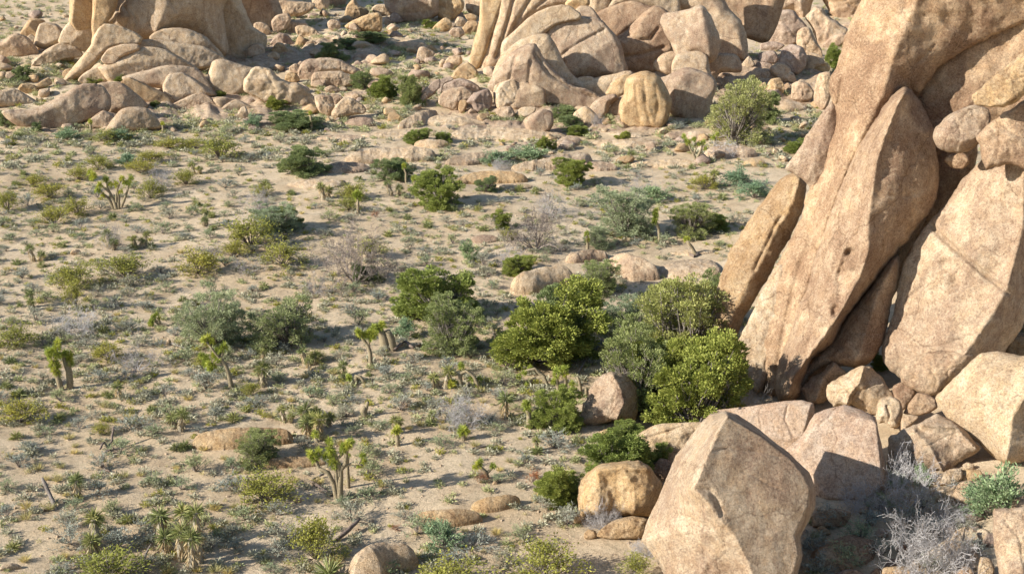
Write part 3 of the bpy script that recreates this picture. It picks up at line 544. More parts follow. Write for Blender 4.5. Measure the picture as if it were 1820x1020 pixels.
# ---- boulders of the upper valley, with labels written from their surroundings
ZA=[([(930,-100),(935,50),(1000,130),(1080,155),(1200,142),(1270,110),(1285,50),(1250,-100)],0),
 ([(645,90),(660,40),(700,5),(740,40),(800,80),(780,110),(700,130),(650,120)],0),([(650,180),(760,120),(860,95),(890,120),(890,200),(860,220),(700,210)],0),
 ([(830,70),(860,40),(930,35),(960,80),(940,110),(870,100)],0),([(915,160),(925,120),(955,130),(960,170),(930,178)],0),([(955,120),(985,90),(1020,110),(1045,150),(1000,168),(965,160)],0),
 ([(410,-60),(420,30),(470,68),(520,60),(522,-60)],0),([(520,-80),(525,20),(570,48),(640,22),(655,-80)],0),([(140,60),(190,10),(300,15),(410,25),(410,60),(330,110),(160,120)],0),
 ([(130,150),(170,110),(240,100),(260,140),(220,210),(150,222)],0),([(520,160),(550,140),(600,150),(605,190),(570,217),(530,200)],0),([(50,100),(90,60),(140,70),(158,110),(120,142),(70,132)],0),
 ([(125,300),(180,238),(240,250),(278,310),(230,338),(150,325)],1),([(133,350),(165,303),(210,310),(242,360),(200,382),(145,377)],0),([(-30,340),(30,308),(70,330),(78,370),(40,405),(-30,400)],0),
 ([(-40,270),(10,240),(60,238),(95,290),(50,305),(-30,300)],1),([(10,170),(60,160),(100,180),(120,230),(80,250),(20,230)],1),([(220,180),(280,150),(360,160),(380,210),(300,240),(220,215)],1),([(370,300),(410,285),(440,300),(430,325),(380,325)],0),
 ([(323,500),(365,430),(480,412),(580,418),(725,490),(690,525),(600,505),(470,515),(410,572),(350,562)],2),([(413,560),(440,510),(600,503),(682,540),(692,590),(580,612),(500,602),(430,592)],0),
 ([(252,475),(290,448),(322,460),(322,512),(270,507)],0),([(310,450),(330,430),(350,440),(345,480),(315,475)],1),([(225,540),(250,510),(300,520),(320,560),(270,580),(230,575)],0),
 ([(-40,560),(20,480),(120,495),(200,565),(330,595),(435,720),(350,745),(250,725),(100,705),(-40,640)],0),([(433,680),(480,667),(540,678),(562,740),(530,803),(470,782),(445,742)],0),([(528,680),(570,658),(622,680),(600,712),(560,742)],1),
 ([(553,800),(580,740),(640,688),(700,698),(772,750),(762,792),(680,803),(600,832)],0),([(680,690),(710,655),(755,670),(758,700),(700,705)],0),
 ([(1278,60),(1300,5),(1440,-5),(1462,60),(1380,142),(1300,122)],0),([(1495,-60),(1490,60),(1560,112),(1620,52),(1640,-60)],0),([(1480,110),(1520,98),(1560,115),(1550,145),(1500,142)],0),([(1410,160),(1430,120),(1470,130),(1490,165),(1450,185)],0),
 ([(1255,200),(1330,133),(1372,140),(1382,190),(1330,222)],0),([(1368,230),(1400,198),(1450,198),(1472,240),(1420,268)],0),([(1458,210),(1500,153),(1560,153),(1572,200),(1500,242)],0),
 ([(1143,400),(1158,340),(1200,333),(1262,370),(1242,402),(1200,432),(1155,422)],0),([(1198,345),(1240,318),(1282,350),(1252,375)],1),([(1125,430),(1140,410),(1165,425),(1160,450),(1130,450)],0),([(1338,440),(1370,398),(1442,393),(1452,442),(1380,475)],0),([(1300,440),(1320,415),(1345,425),(1340,465),(1305,465)],0),
 ([(1388,540),(1430,478),(1500,443),(1557,500),(1542,572),(1460,562)],1),([(1318,640),(1340,590),(1450,552),(1562,600),(1562,642),(1500,662),(1400,655)],1),([(1303,722),(1308,680),(1340,638),(1450,612),(1522,650),(1502,692),(1442,722),(1422,772),(1350,752)],0),
 ([(1432,760),(1445,705),(1480,700),(1495,720),(1470,785),(1445,785)],0),([(1497,712),(1540,658),(1632,628),(1662,690),(1642,762),(1560,787),(1530,732)],0),([(1687,700),(1700,620),(1750,578),(1822,568),(1852,700),(1780,752),(1720,782)],1),([(1500,780),(1520,760),(1555,775),(1550,800),(1510,800)],0),
 ([(1703,802),(1720,758),(1790,748),(1822,800),(1780,837)],0),([(1290,600),(1300,560),(1370,542),(1392,560),(1330,592),(1312,672),(1292,672)],0),([(1143,732),(1200,620),(1290,558),(1292,620),(1180,722)],0),([(1095,710),(1120,680),(1150,690),(1140,730),(1100,730)],0),
 ([(300,195),(350,180),(420,200),(460,240),(400,260),(320,250)],1),([(330,620),(360,600),(390,620),(380,650),(340,645)],0),([(500,620),(540,600),(600,620),(590,645),(520,645)],0)]
VALLEY=[]
for pts,push in ZA:
    VALLEY.append(rock(reg(450,0,pts),T=.9,rnd=.85,facets=3,push=push*1.5,grow=1.09))
# ---- the central massif
CM='rocks of the central massif'
for pts,T,m,by,push,l in [
 ([(-70,560),(-20,430),(120,300),(300,270),(420,480),(520,560),(820,500),(850,600),(740,690),(640,760),(400,735),(250,715),(60,705),(-60,670)],.35,R_TAN,735,1.6,'smooth rock base showing between the sloping apron and fluted dome'),
 ([(-160,-160),(-190,150),(-240,350),(-270,480),(-215,500),(-150,400),(-60,160),(10,-160)],.9,R_GOLD,500,2,'leftmost leaning fin of the central massif'),
 ([(-110,230),(-60,100),(0,-160),(430,-160),(430,30),(330,65),(200,115),(100,205),(20,335),(-15,475),(-80,485),(-150,500),(-180,490)],.6,R_TAN,510,5,'tall furrowed fin rising to the top edge, second in the central massif'),
 ([(-12,470),(-15,310),(60,225),(200,105),(330,55),(420,57),(495,110),(485,145),(350,175),(290,220),(200,295),(110,345),(40,425)],.9,R_TAN,700,3.5,'curved brown rib above the fluted dome of the central massif'),
 ([(285,310),(290,215),(380,155),(490,135),(620,145),(680,190),(765,290),(805,420),(820,515),(700,535),(600,545),(500,562),(460,594),(400,535),(350,495),(335,400),(325,330)],.85,R_TAN,640,2,'big fluted dome at the heart of the central massif'),
 ([(200,330),(260,297),(325,320),(348,400),(348,515),(300,475),(240,405)],.9,R_TAN,610,.5,'smooth bulging knob left of the fluted dome'),
 ([(-100,600),(-60,520),(-10,455),(80,365),(200,325),(265,430),(355,520),(450,600),(545,622),(645,690),(560,755),(400,725),(250,710),(100,700),(-40,660)],.6,R_TAN,745,0,'broad sloping apron in front of the fluted dome'),
 ([(478,90),(520,48),(590,58),(642,120),(685,205),(600,185),(560,145),(490,135)],.8,R_TAN,650,5,'blocky crest on top of the fluted dome'),
 ([(418,20),(480,-35),(560,-35),(575,30),(530,62),(470,82),(430,62)],.9,R_GOLD,650,6,'small perched boulder on the crest of the central massif'),
 ([(635,105),(750,48),(880,15),(1025,70),(1005,115),(855,225),(765,295),(690,215)],.6,R_BRN,600,7,'shaded brown wall right of the blocky crest'),
 ([(765,285),(850,215),(950,115),(1030,62),(1115,100),(1125,200),(1155,345),(1050,425),(1035,485),(930,505),(820,515),(798,400)],.8,R_BRN,600,4,'hulking brown block with a shaded underside, right of the fluted dome'),
 ([(560,-160),(575,40),(640,105),(705,75),(750,-160)],.8,R_PALE,600,9,'pale pillar behind the blocky crest'),
 ([(700,80),(760,-20),(840,-160),(1140,-160),(1195,60),(1155,105),(1030,65),(880,25),(800,35)],.7,R_TAN,600,9,'tan summit block along the top edge of the central massif'),
 ([(1090,160),(1118,108),(1240,88),(1350,52),(1402,100),(1442,180),(1475,280),(1455,385),(1400,425),(1330,375),(1200,395),(1158,300),(1118,230)],.9,R_TAN,690,2.5,'square-topped tan block standing on smaller rocks'),
 ([(1175,95),(1250,-160),(1440,-160),(1535,50),(1625,150),(1665,280),(1655,400),(1560,398),(1400,410),(1300,100)],.7,R_TAN,560,6,'large rounded dome behind the square-topped block'),
 ([(1480,40),(1480,-160),(1920,-160),(1910,60),(1840,250),(1780,285),(1660,245),(1620,155)],.7,R_BRN,500,9,'dark-streaked cliff along the top edge, right of the rounded dome'),
 ([(1165,455),(1200,385),(1330,365),(1395,400),(1415,500),(1445,565),(1300,505),(1175,535)],.8,R_TAN,720,2.5,'knuckle of rock carrying the square-topped block'),
 ([(1068,570),(1160,528),(1250,485),(1400,528),(1455,600),(1425,700),(1405,852),(1280,845),(1180,805),(1128,765),(1118,660)],.85,R_TAN,850,1.5,'large overhanging boulder between the fluted boulder and the grey-green tree'),
 ([(1395,440),(1430,382),(1590,387),(1635,460),(1620,505),(1500,505),(1450,565)],.9,R_TAN,650,2,'blocky tan boulder behind the big grey-green tree'),
 ([(1638,470),(1690,398),(1730,450),(1700,495)],.9,R_PALE,520,1,'small triangular boulder right of the blocky tan one'),
 ([(833,600),(860,548),(940,518),(1000,518),(1062,550),(1112,640),(1138,720),(1112,832),(1062,893),(1000,882),(940,883),(870,873),(818,842),(798,740),(828,660)],.95,R_GOLD,893,0,'great fluted golden boulder standing alone before the central massif'),
 ([(703,640),(740,580),(820,528),(878,540),(842,582),(832,662),(780,688),(708,662)],1,R_GOLD,800,1,'smooth tilted boulder leaning on the great fluted boulder'),
 ([(718,762),(760,698),(832,668),(812,762),(832,802),(728,812)],.8,R_TAN,812,.5,'low boulder tucked left of the great fluted boulder'),
 ([(588,752),(650,688),(742,662),(772,692),(722,732),(702,792),(650,832)],.9,R_TAN,830,.5,'angular broken boulder left of the great fluted boulder'),
 ([(458,852),(480,788),(550,748),(612,790),(652,852),(600,873),(500,873)],.9,R_TAN,873,0,'angular boulder above the white dead shrub'),
 ([(-75,650),(-60,600),(0,572),(130,578),(245,618),(264,680),(252,748),(150,760),(60,785),(-60,725)],.9,R_TAN,760,0,'large rounded block at the left foot of the central massif'),
 ([(72,800),(108,753),(200,753),(182,800),(120,835)],.9,R_TAN,835,0,'small pale boulder in front of the large rounded block'),
 ([(128,850),(170,808),(250,768),(312,790),(322,860),(292,912),(210,953),(168,932)],1,R_TAN,953,0,'twin-lobed boulder beside the bright round bush'),
 ([(-25,752),(30,748),(52,790),(20,822),(-35,812)],1,R_TAN,822,0,'small boulder under the large rounded block'),
 ([(1035,440),(1100,378),(1182,368),(1185,450),(1162,525),(1058,492)],.8,R_TAN,640,3,'shaded block in the notch under the hulking brown block'),
 ([(635,545),(800,518),(825,540),(722,602),(705,652),(640,585)],.7,R_TAN,720,2,'blue-shaded ledge at the foot of the fluted dome'),
 ([(462,590),(520,543),(600,543),(642,600),(695,662),(580,645)],.8,R_TAN,700,.5,'faceted slab at the bottom right of the fluted dome'),
 ([(1718,540),(1740,488),(1810,483),(1875,500),(1865,560),(1790,582)],.9,R_TAN,560,0,'round boulder just right of the grey-green tree crown'),
 ([(1340,985),(1345,945),(1380,935),(1408,955),(1400,980)],1,R_GOLD,985,0,'little ball-shaped stone below the big grey-green tree'),
 ([(470,770),(490,745),(530,740),(540,760),(500,780)],1,R_TAN,782,0,'tiny stone above the angular boulder')]:
    m=R_PALE if (m is R_TAN and len(l)%3==0) else m
    kw={}; Z=lambda *a: reg(900,0,a)
    if 'big fluted dome' in l: kw=dict(cracks=[(Z((350,420),(430,350),(520,290),(620,240),(690,200)),4,2),(Z((372,420),(365,510)),4,2.5),(Z((405,430),(412,530)),4,2.5),(Z((520,380),(508,540)),4,3),(Z((560,150),(640,260)),2,2)])
    if 'great fluted' in l: kw=dict(cracks=[(Z((900,600),(912,740),(935,860)),1.6,2.5),(Z((960,560),(975,760),(1005,860)),2,3),(Z((1040,600),(1060,740),(1040,850)),1.4,2.5),(Z((840,700),(880,720)),3,3)])
    if 'second in the central' in l: kw=dict(cracks=[(Z((60,-40),(20,120),(-20,250),(-70,400)),7,3),(Z((180,-20),(110,90),(50,200),(0,330)),6,3),(Z((-60,60),(-100,200),(-130,380)),5,3),(Z((300,-20),(200,60)),4,2.5)])
    if 'broad sloping apron' in l: kw=dict(cracks=[(Z((60,400),(20,560)),3,2.5),(Z((170,430),(150,600)),3,3),(Z((200,380),(300,520),(460,620),(600,680)),5,2.5)])
    if 'hulking brown' in l: kw=dict(cracks=[(Z((840,230),(900,280),(1000,280),(1060,200)),5,3),(Z((800,400),(950,380),(1100,330)),5,3)])
    o=rock(reg(900,0,pts),m,by=(by/3.924),T=T,push=push*1.3,**kw,name='boulder' if 'boulder' in l or 'stone' in l else 'rock',rnd=.7,facets=2,grow=1.09,amp=.5); lab(o,l,CM,'boulder' if 'boulder' in l or 'stone' in l else 'rock')
ZB=[([(33,290),(38,180),(90,88),(190,78),(240,130),(285,190),(230,230),(222,300),(140,325)],2,R_PINK),([(0,60),(40,-160),(340,-160),(315,60),(262,152),(190,82),(60,112)],6,R_TAN),
 ([(285,130),(340,58),(400,58),(432,110),(512,160),(575,230),(480,292),(380,325),(330,200)],2,R_TAN),([(335,-160),(415,20),(460,105),(550,165),(645,152),(840,-160)],6,R_BRN),
 ([(218,300),(230,218),(280,193),(322,210),(352,280),(392,350),(392,402),(300,382),(250,362)],0,R_TAN),([(98,400),(130,338),(190,313),(252,330),(283,380),(283,450),(240,512),(180,522),(110,472)],0,R_PINK),
 ([(-20,300),(60,293),(133,320),(60,363),(-30,352)],1,R_PINK),([(33,490),(70,448),(130,443),(172,480),(188,540),(150,577),(100,562)],0,R_TAN),([(278,400),(320,373),(390,398),(412,450),(350,472),(342,512),(280,512)],1,R_PALE),
 ([(342,480),(370,443),(432,443),(452,480),(422,517),(360,522)],0,R_GOLD),([(385,340),(460,258),(542,233),(595,280),(540,313),(480,335)],1,R_TAN),([(530,180),(620,148),(740,100),(670,185),(600,265)],2,R_TAN),
 ([(12,600),(40,558),(102,548),(133,600),(122,652),(60,667),(18,642)],0,R_GOLD),([(183,640),(193,590),(240,568),(302,590),(338,650),(312,702),(240,713),(188,692)],0,R_TAN),([(342,700),(350,600),(380,518),(452,513),(475,600),(432,742),(388,762)],0,R_TAN),
 ([(-40,375),(60,358),(93,410),(62,442),(-40,445)],0,R_PINK),([(130,600),(160,580),(185,610),(180,640),(140,640)],0,R_BRN),([(-30,500),(20,490),(40,520),(20,560),(-30,555)],0,R_TAN),([(-45,600),(0,575),(15,610),(10,650),(-30,650)],0,R_GOLD),
 ([(-60,440),(0,435),(50,455),(20,490),(-50,490)],1,R_PINK),([(420,230),(470,215),(500,250),(460,280),(420,265)],2,R_TAN)]
TALUS=[rock(reg(1360,0,pts),m,T=.95,rnd=.75,facets=3,push=push*1.5,grow=1.04) for pts,push,m in ZB]
# VALLEY labels: shape word and neighbour
def shapeword(P):
    w,h=np.ptp(P[:,0]),np.ptp(P[:,1]); sz='small' if max(w,h)<22 else ('large' if max(w,h)>48 else 'mid-sized'); return f"{sz} {'long low' if w>1.6*h else 'tall' if h>1.25*w else 'rounded'} boulder"
for lst,gp in ((VALLEY,'boulders of the upper valley'),(TALUS,'boulders between the massif and the leaning slabs')):
    for o in lst:
        P=[p for q,p,_ in ROCKPOLY if q is o][0]; c=P.mean(0); later(o,shapeword(P),float(c[0]),float(c[1]),'boulder',gp)
# ------------------------------------------------------------ plant geometry
def unit(v): return v/np.maximum(1e-9,np.linalg.norm(v,axis=-1,keepdims=True))
def blades(C,D,L,Wd,rng,bend=0.0):
    """one diamond leaf per row: base C, direction D, length L, width Wd"""
    n=len(C); D=unit(D); rv=unit(rng.normal(size=(n,3))); Sd=unit(np.cross(D,rv)); L=np.broadcast_to(L,(n,))[:,None]; Wd=np.broadcast_to(Wd,(n,))[:,None]
    m=C+D*L*.45; t=C+D*L; t[:,2]-=bend*L[:,0]
    V=np.stack([C,m-Sd*Wd/2,t,m+Sd*Wd/2],1).reshape(-1,3)
    return V,[(i*4,i*4+1,i*4+2,i*4+3) for i in range(n)]
def tubes(segs,sides=4):
    """segs: list of (points, radii)"""
    V=[];Fc=[]
    for P,Rr in segs:
        P=[Vector(p) for p in P]; n=len(P); b0=len(V); prev=None
        for i,p in enumerate(P):
            t=(P[min(i+1,n-1)]-P[max(i-1,0)]).normalized() if n>1 else Vector((0,0,1))
            a=Vector((1,0,0)) if abs(t.x)<.8 else Vector((0,1,0)); u=t.cross(a).normalized(); w=t.cross(u)
            for k in range(sides):
                an=2*math.pi*k/sides; V.append(tuple(p+(u*math.cos(an)+w*math.sin(an))*Rr[i]))
        for i in range(n-1):
            for k in range(sides):
                a=b0+i*sides+k; b=b0+i*sides+(k+1)%sides; Fc.append((a,b,b+sides,a+sides))
        Fc.append(tuple(b0+(n-1)*sides+k for k in range(sides)))
    return V,Fc
def merge(parts):
    V=[];Fc=[];M=[]
    for v,f,mi in parts:
        b=len(V); V+= v.tolist() if isinstance(v,np.ndarray) else list(v); Fc+=[tuple(i+b for i in q) for q in f]; M+=[mi]*len(f)
    return V,Fc,M
def branch(rng,p,d,L,r,depth,out,up=.15,spread=.6,kids=(2,3),seg=3,wig=.25):
    pts=[p];rad=[r]; q=np.array(p,float); dd=np.array(d,float)
    for i in range(seg):
        dd=dd+rng.normal(size=3)*wig*.5; dd[2]+=up*.3; dd=dd/np.linalg.norm(dd); q=q+dd*L/seg; pts.append(tuple(q)); rad.append(max(.0013,r*(1-.5*(i+1)/seg)))
    out.append((pts,rad))
    if depth>0:
        for k in range(rng.integers(kids[0],kids[1]+1)):
            j=rng.integers(1,len(pts)); nd=dd+rng.normal(size=3)*spread; nd[2]+=up; nd=nd/np.linalg.norm(nd)
            branch(rng,pts[j],nd,L*rng.uniform(.55,.85),rad[j]*.62,depth-1,out,up,spread,kids,seg,wig)
def crown_points(rng,n_cl,per,flat=.8,base=.12,open_=.5):
    """clumped crown inside a unit-wide, unit-high envelope; returns leaf centres, outward directions and the clump centres"""
    cs=[]
    lobes=[(rng.uniform(-.33,.33),rng.uniform(-.33,.33),rng.uniform(.12,.76),rng.uniform(.11,.24)) for _ in range(11)]+[(rng.uniform(-.1,.1),0,.38,.30),(0,0,.18,.36)]+[(.27*math.cos(t_),.27*math.sin(t_),.13,.19) for t_ in (rng.uniform(0,6.28),rng.uniform(0,6.28),rng.uniform(0,6.28))]
    tries=0
    while len(cs)<n_cl and tries<9000:
        tries+=1; lx,ly,lz,lr=lobes[rng.integers(len(lobes))]; d=unit(rng.normal(size=3)); rr_=lr*rng.uniform(.55,1.05)
        c=np.array([lx,ly,lz])+d*rr_*np.array([1,1,.95])
        if c[2]<base or c[2]>.96 or math.hypot(c[0],c[1])>.47*(1.12-.45*max(0,c[2]-.5)): continue
        if all(np.linalg.norm(c-e)>.055+.03*open_ for e in cs): cs.append(c)
    C=[];D=[]
    for c in cs:
        s=rng.uniform(.035,.075); d0=unit(c-np.array([0,0,.3])); k=int(per*rng.uniform(.7,1.3))
        o=unit(rng.normal(size=(k,3)))*(rng.random((k,1))**.45)*s*np.array([1.15,1.15,.9]); C.append(c+o); D.append(unit(o)*.8+d0*.7+np.array([0,0,.25])+rng.normal(size=(k,3))*.25)
    return np.concatenate(C),np.concatenate(D),cs
def make_tree(seed,leaf,bark,n_cl=120,per=60,L=.034,Wd=.02,open_=.5,kind='green_tree',base=.03,greys=0):
    rng=np.random.default_rng(seed); C,D,cs=crown_points(rng,n_cl,per,open_=open_,base=base)
    root=empty(kind); V,Fc=blades(C,D,L*rng.uniform(.7,1.4,len(C)),Wd*rng.uniform(.7,1.3,len(C)),rng)
    link('crown',mesh_from('crown',V,Fc),root,[leaf])
    segs=[]
    for i,c in enumerate(cs[::2 if not greys else 1]):
        j=np.array([rng.uniform(-.04,.04),rng.uniform(-.04,.04),rng.uniform(0,.15)]); m=(j+c)/2+rng.normal(size=3)*.03; m[2]=min(m[2],c[2])
        segs.append(([tuple(j-[0,0,.03]),tuple(m),tuple(c)],[.014,.008,.003]))
    for k in range(4): a=rng.uniform(0,6.28); segs.append(([(0,0,-.05),(.05*math.cos(a),.05*math.sin(a),.15),(.16*math.cos(a),.16*math.sin(a),.42)],[.03,.022,.01]))
    if greys:
        for c in cs[::2]:
            for k in range(greys): d=unit(rng.normal(size=3)); branch(rng,tuple(c*.8+np.array([0,0,.05])),d,.13,.005,1,segs)
    V,Fc=tubes(segs,4); link('trunk',mesh_from('trunk',V,Fc,smooth=True),root,[bark]); return root
def make_dead(seed,mat,depth=4,kind='dead_shrub',n=7,r=.018,up=.25,spread=.7,L=.26,leafm=None,lat=.9,wig=.3):
    rng=np.random.default_rng(seed); segs=[]
    for k in range(n):
        a=k*6.283/n+rng.uniform(-.4,.4); d=unit(np.array([math.cos(a)*lat,math.sin(a)*lat,rng.uniform(.35,1.2)])); branch(rng,(0,0,-.02),d,L,r,depth,segs,up,spread,(2,3),3,wig)
    V,Fc=tubes(segs,3); V=np.array(V); s=np.percentile(np.abs(V[:,:2]),98)*2; V[:,:2]/=s; V[:,2]/=np.percentile(V[:,2],99)
    o=mesh_from(kind,V,Fc); ob=link(kind,o,None,[mat]); 
    return ob
def make_shrub(seed,leaf,twig,n=700,L=.10,Wd=.025,kind='shrub',stems=18,up=.8,airy=0,hollow=.35,parts=False):
    """low mound: stems fan out from one foot and carry small leaves"""
    rng=np.random.default_rng(seed); segs=[];C=[];D=[]
    for k in range(stems):
        a=rng.uniform(0,6.283); el=rng.uniform(.15,1.45); d=np.array([math.cos(a)*math.cos(el)*.5,math.sin(a)*math.cos(el)*.5,max(.12,math.sin(el))*rng.uniform(.75,1.0)]); d*=rng.uniform(.8,1.05)
        m=d*.5+rng.normal(size=3)*.04; m[2]=abs(m[2]); segs.append(([(0,0,-.03),tuple(m),tuple(d)],[.012,.008,.003]))
        for j in range(3):
            e=d+rng.normal(size=3)*np.array([.13,.13,.08]); e[2]=max(.04,min(1.0,e[2])); segs.append(([tuple(m),tuple((m+e)/2+rng.normal(size=3)*.02),tuple(e)],[.006,.004,.002]))
            k2=n//(stems*3); t=rng.uniform(hollow,1.05,(k2,1)); base=m*(1-t)+e*t+rng.normal(size=(k2,3))*(.022+.05*airy); base[:,2]=np.maximum(base[:,2],.01)
            C.append(base); D.append(unit(base-np.array([0,0,-.1]))*up+rng.normal(size=(k2,3))*.5)
    C=np.concatenate(C);D=np.concatenate(D)
    lv,lf=blades(C,D,L*rng.uniform(.6,1.3,len(C)),Wd*rng.uniform(.7,1.3,len(C)),rng); tv,tf=tubes(segs,3)
    if parts:
        root=empty(kind); link('foliage',mesh_from('foliage',lv,lf),root,[leaf]); link('stems',mesh_from('stems',tv,tf),root,[twig]); return root
    V,Fc,M=merge([(lv,lf,0),(tv,tf,1)]); return link(kind,mesh_from(kind,V,Fc,M),None,[leaf,twig])
def make_grass(seed,leaf,n=110,kind='straw_tuft'):
    rng=np.random.default_rng(seed); a=rng.uniform(0,6.283,n); r=rng.random(n)**.6*.16; C=np.stack([np.cos(a)*r,np.sin(a)*r,np.zeros(n)-.02],1)
    D=np.stack([np.cos(a)*rng.uniform(.1,1.0,n),np.sin(a)*rng.uniform(.1,1.0,n),rng.uniform(.6,1.2,n)],1)
    V,Fc=blades(C,D,rng.uniform(.5,1.0,n),.035,rng,.12); return link(kind,mesh_from(kind,V,Fc),None,[leaf])
def rosette_mesh(seed,n=95,L=.5,Wd=.045,down=-.35,up=1.0,nm='leaf_rosette'):
    rng=np.random.default_rng(seed); a=rng.uniform(0,6.283,n); z=rng.uniform(down,up,n); c=np.sqrt(np.clip(1-z*z,0.02,1)); D=np.stack([np.cos(a)*c,np.sin(a)*c,z],1)
    C=D*.04+np.array([0,0,1])*rng.uniform(-.10,.10,(n,1)); V,Fc=blades(C,D,L*rng.uniform(.75,1.1,n),Wd,rng,.10); return mesh_from(nm,V,Fc)
ROS_Y=[rosette_mesh(i,120,.50,.045,-.45) for i in range(3)]
for m_ in ROS_Y: m_.materials.append(L_YUC)
ROS_J=[rosette_mesh(10+i,170,.42,.042,-.7,nm='leaf_head') for i in range(3)]
for m_ in ROS_J: m_.materials.append(L_JOSH)
def skirt_mesh(rng,p,q,r):
    """dry leaves hanging round a stem from p to q"""
    n=90; t=rng.random(n); a=rng.uniform(0,6.283,n); p=np.array(p);q=np.array(q); base=p+(q-p)*t[:,None]; o=np.stack([np.cos(a),np.sin(a),np.zeros(n)],1)
    C=base+o*r*.8; D=o*.55+np.array([0,0,-1.0])+rng.normal(size=(n,3))*.2; return blades(C,D,.32,.05,rng)
def make_yucca(seed,heads,kind='yucca'):
    """heads: list of (x,y,h,lean x, size) in metres; stems with dry skirts carry leaf rosettes"""
    rng=np.random.default_rng(seed); root=empty(kind); segs=[];sk=[]
    for i,(x,y,h,lx,sz) in enumerate(heads):
        b=(x,y,-.1); m=(x+lx*.4,y,h*.5); t=(x+lx,y+rng.uniform(-.05,.05),h)
        if h>.25: segs.append(([b,m,t],[.17*sz,.15*sz,.11*sz])); sk.append((*skirt_mesh(rng,(x,y,.25),t,.13*sz),1))
        o=link('leaf_rosette',ROS_Y[int(rng.integers(3))],root); o.location=t; o.scale=(sz,)*3; o.rotation_euler=(0,math.radians(20)*lx,rng.uniform(0,6))
    if segs:
        tv,tf=tubes(segs,7); V,Fc,M=merge([(tv,tf,0)]+sk); link('stem',mesh_from('stem',V,Fc,M),root,[B_SKIRT,L_DEADL])
    return root
def make_joshua(seed,limbs,heads,s,kind='joshua_tree'):
    """limbs: polylines of (dx px right, dy px up, radius m); heads: (dx,dy,size m); s = metres per pixel"""
    rng=np.random.default_rng(seed); root=empty(kind); segs=[]
    zz={}
    def pt(dx,dy):
        k=(round(dx),round(dy))
        if k not in zz: zz[k]=(dx*s, (rng.uniform(-.35,.35)*min(1.2,abs(dx)*s*.6) if dx or dy else 0), dy*s/.93)
        return zz[k]
    for ln in limbs:
        P=[pt(a,b) for a,b,_ in ln]; Rr=[c for _,_,c in ln]
        if ln[0][1]<=0: P[0]=(P[0][0],P[0][1]*.4,-.15)
        # smooth
        Q=[];R2=[]
        for i in range(len(P)-1):
            for t in (0,.5): Q.append(tuple(np.array(P[i])*(1-t)+np.array(P[i+1])*t+(rng.normal(size=3)*.02 if t else 0))); R2.append(Rr[i]*(1-t)+Rr[i+1]*t)
        Q.append(P[-1]);R2.append(Rr[-1]); segs.append((Q,R2))
    V,Fc=tubes(segs,8); link('trunk',mesh_from('trunk',V,Fc,smooth=True),root,[B_JOSH])
    for dx,dy,sz in heads:
        o=link('leaf_head',ROS_J[int(rng.integers(3))],root); p=pt(dx,dy); o.location=p; o.scale=(sz,sz,sz*1.25); o.rotation_euler=(rng.uniform(-.5,.5),rng.uniform(-.5,.5),rng.uniform(0,6))
    return root
# ------------------------------------------------------------ prototypes
PROTO={}
def proto(k,objs): PROTO[k]=[objs,0]
proto('ygreen',[make_tree(125+i,L_YG,B_GREY,190,150,.022,.0125,.9,kind='yellow_green_bush',greys=1) for i in range(3)])
proto('green',[make_tree(100+i,L_GREEN,B_GREY,200,200,.024,.0145,kind='green_bush') for i in range(4)])
proto('dark',[make_tree(110+i,L_DARK,B_GREY,200,160,.026,.015,kind='dark_green_bush') for i in range(3)])
proto('olive',[make_tree(120+i,L_OLIVE,B_GREY,170,130,.024,.011,.7,kind='olive_grey_bush',greys=1) for i in range(3)])
proto('pale',[make_tree(130+i,L_PALE,B_GREY,180,140,.024,.011,.6,kind='pale_grey_green_bush') for i in range(3)])
proto('teal',[make_shrub(140+i,L_TEAL,B_GREY,2600,.09,.028,'blue_green_shrub',26,.9,.3,parts=True) for i in range(2)])
proto('creo',[make_shrub(150+i,L_CREO,B_GREY,2300,.055,.026,'creosote_bush',30,.6,.5,.45,parts=True) for i in range(4)])
proto('sage',[make_shrub(160+i,L_SAGE,B_GREY,900,.10,.022,'sagebrush') for i in range(5)])
proto('sagg',[make_shrub(170+i,L_SAGG,B_GREY,800,.11,.024,'sagebrush') for i in range(4)])
proto('grass',[make_grass(180+i,L_STRAW) for i in range(3)])
proto('rust',[make_shrub(185,L_RUST,B_DARK,700,.09,.022,'rust_brown_shrub')])
proto('white',[make_dead(190+i,B_DEAD,5,'silvery_dead_shrub',20,.0040,wig=.5,up=.12,lat=1.3) for i in range(3)])
proto('brown',[make_dead(195+i,B_GREYL,5,'bare_twiggy_shrub',12,.009,.05,lat=1.3) for i in range(3)])
proto('deadtree',[make_dead(200+i,B_DEADT,6,'dead_tree',9,.011,.08,.85,.25,lat=1.2) for i in range(2)])
YH={'y1':[(0,0,.05,0,1)],'y1b':[(0,0,.9,.05,1)],'y2':[(0,0,1.0,-.2,1),(.5,.1,.6,.15,.9)],'y3':[(-.55,0,1.1,-.25,.95),(0,.2,.7,0,1.0),(.5,-.1,1.0,.15,.95)],'y4':[(-.8,.1,1.3,-.25,.9),(-.2,-.2,1.05,0,1),(.25,.3,1.8,-.1,.9),(.65,0,1.2,.1,.95)],'y0':[(0,0,.05,0,.9),(.35,.1,.1,0,.7)]}
for i,(k,v) in enumerate(YH.items()): proto(k,[make_yucca(300+i*3+j,v) for j in range(2)])
DEPTHW={}
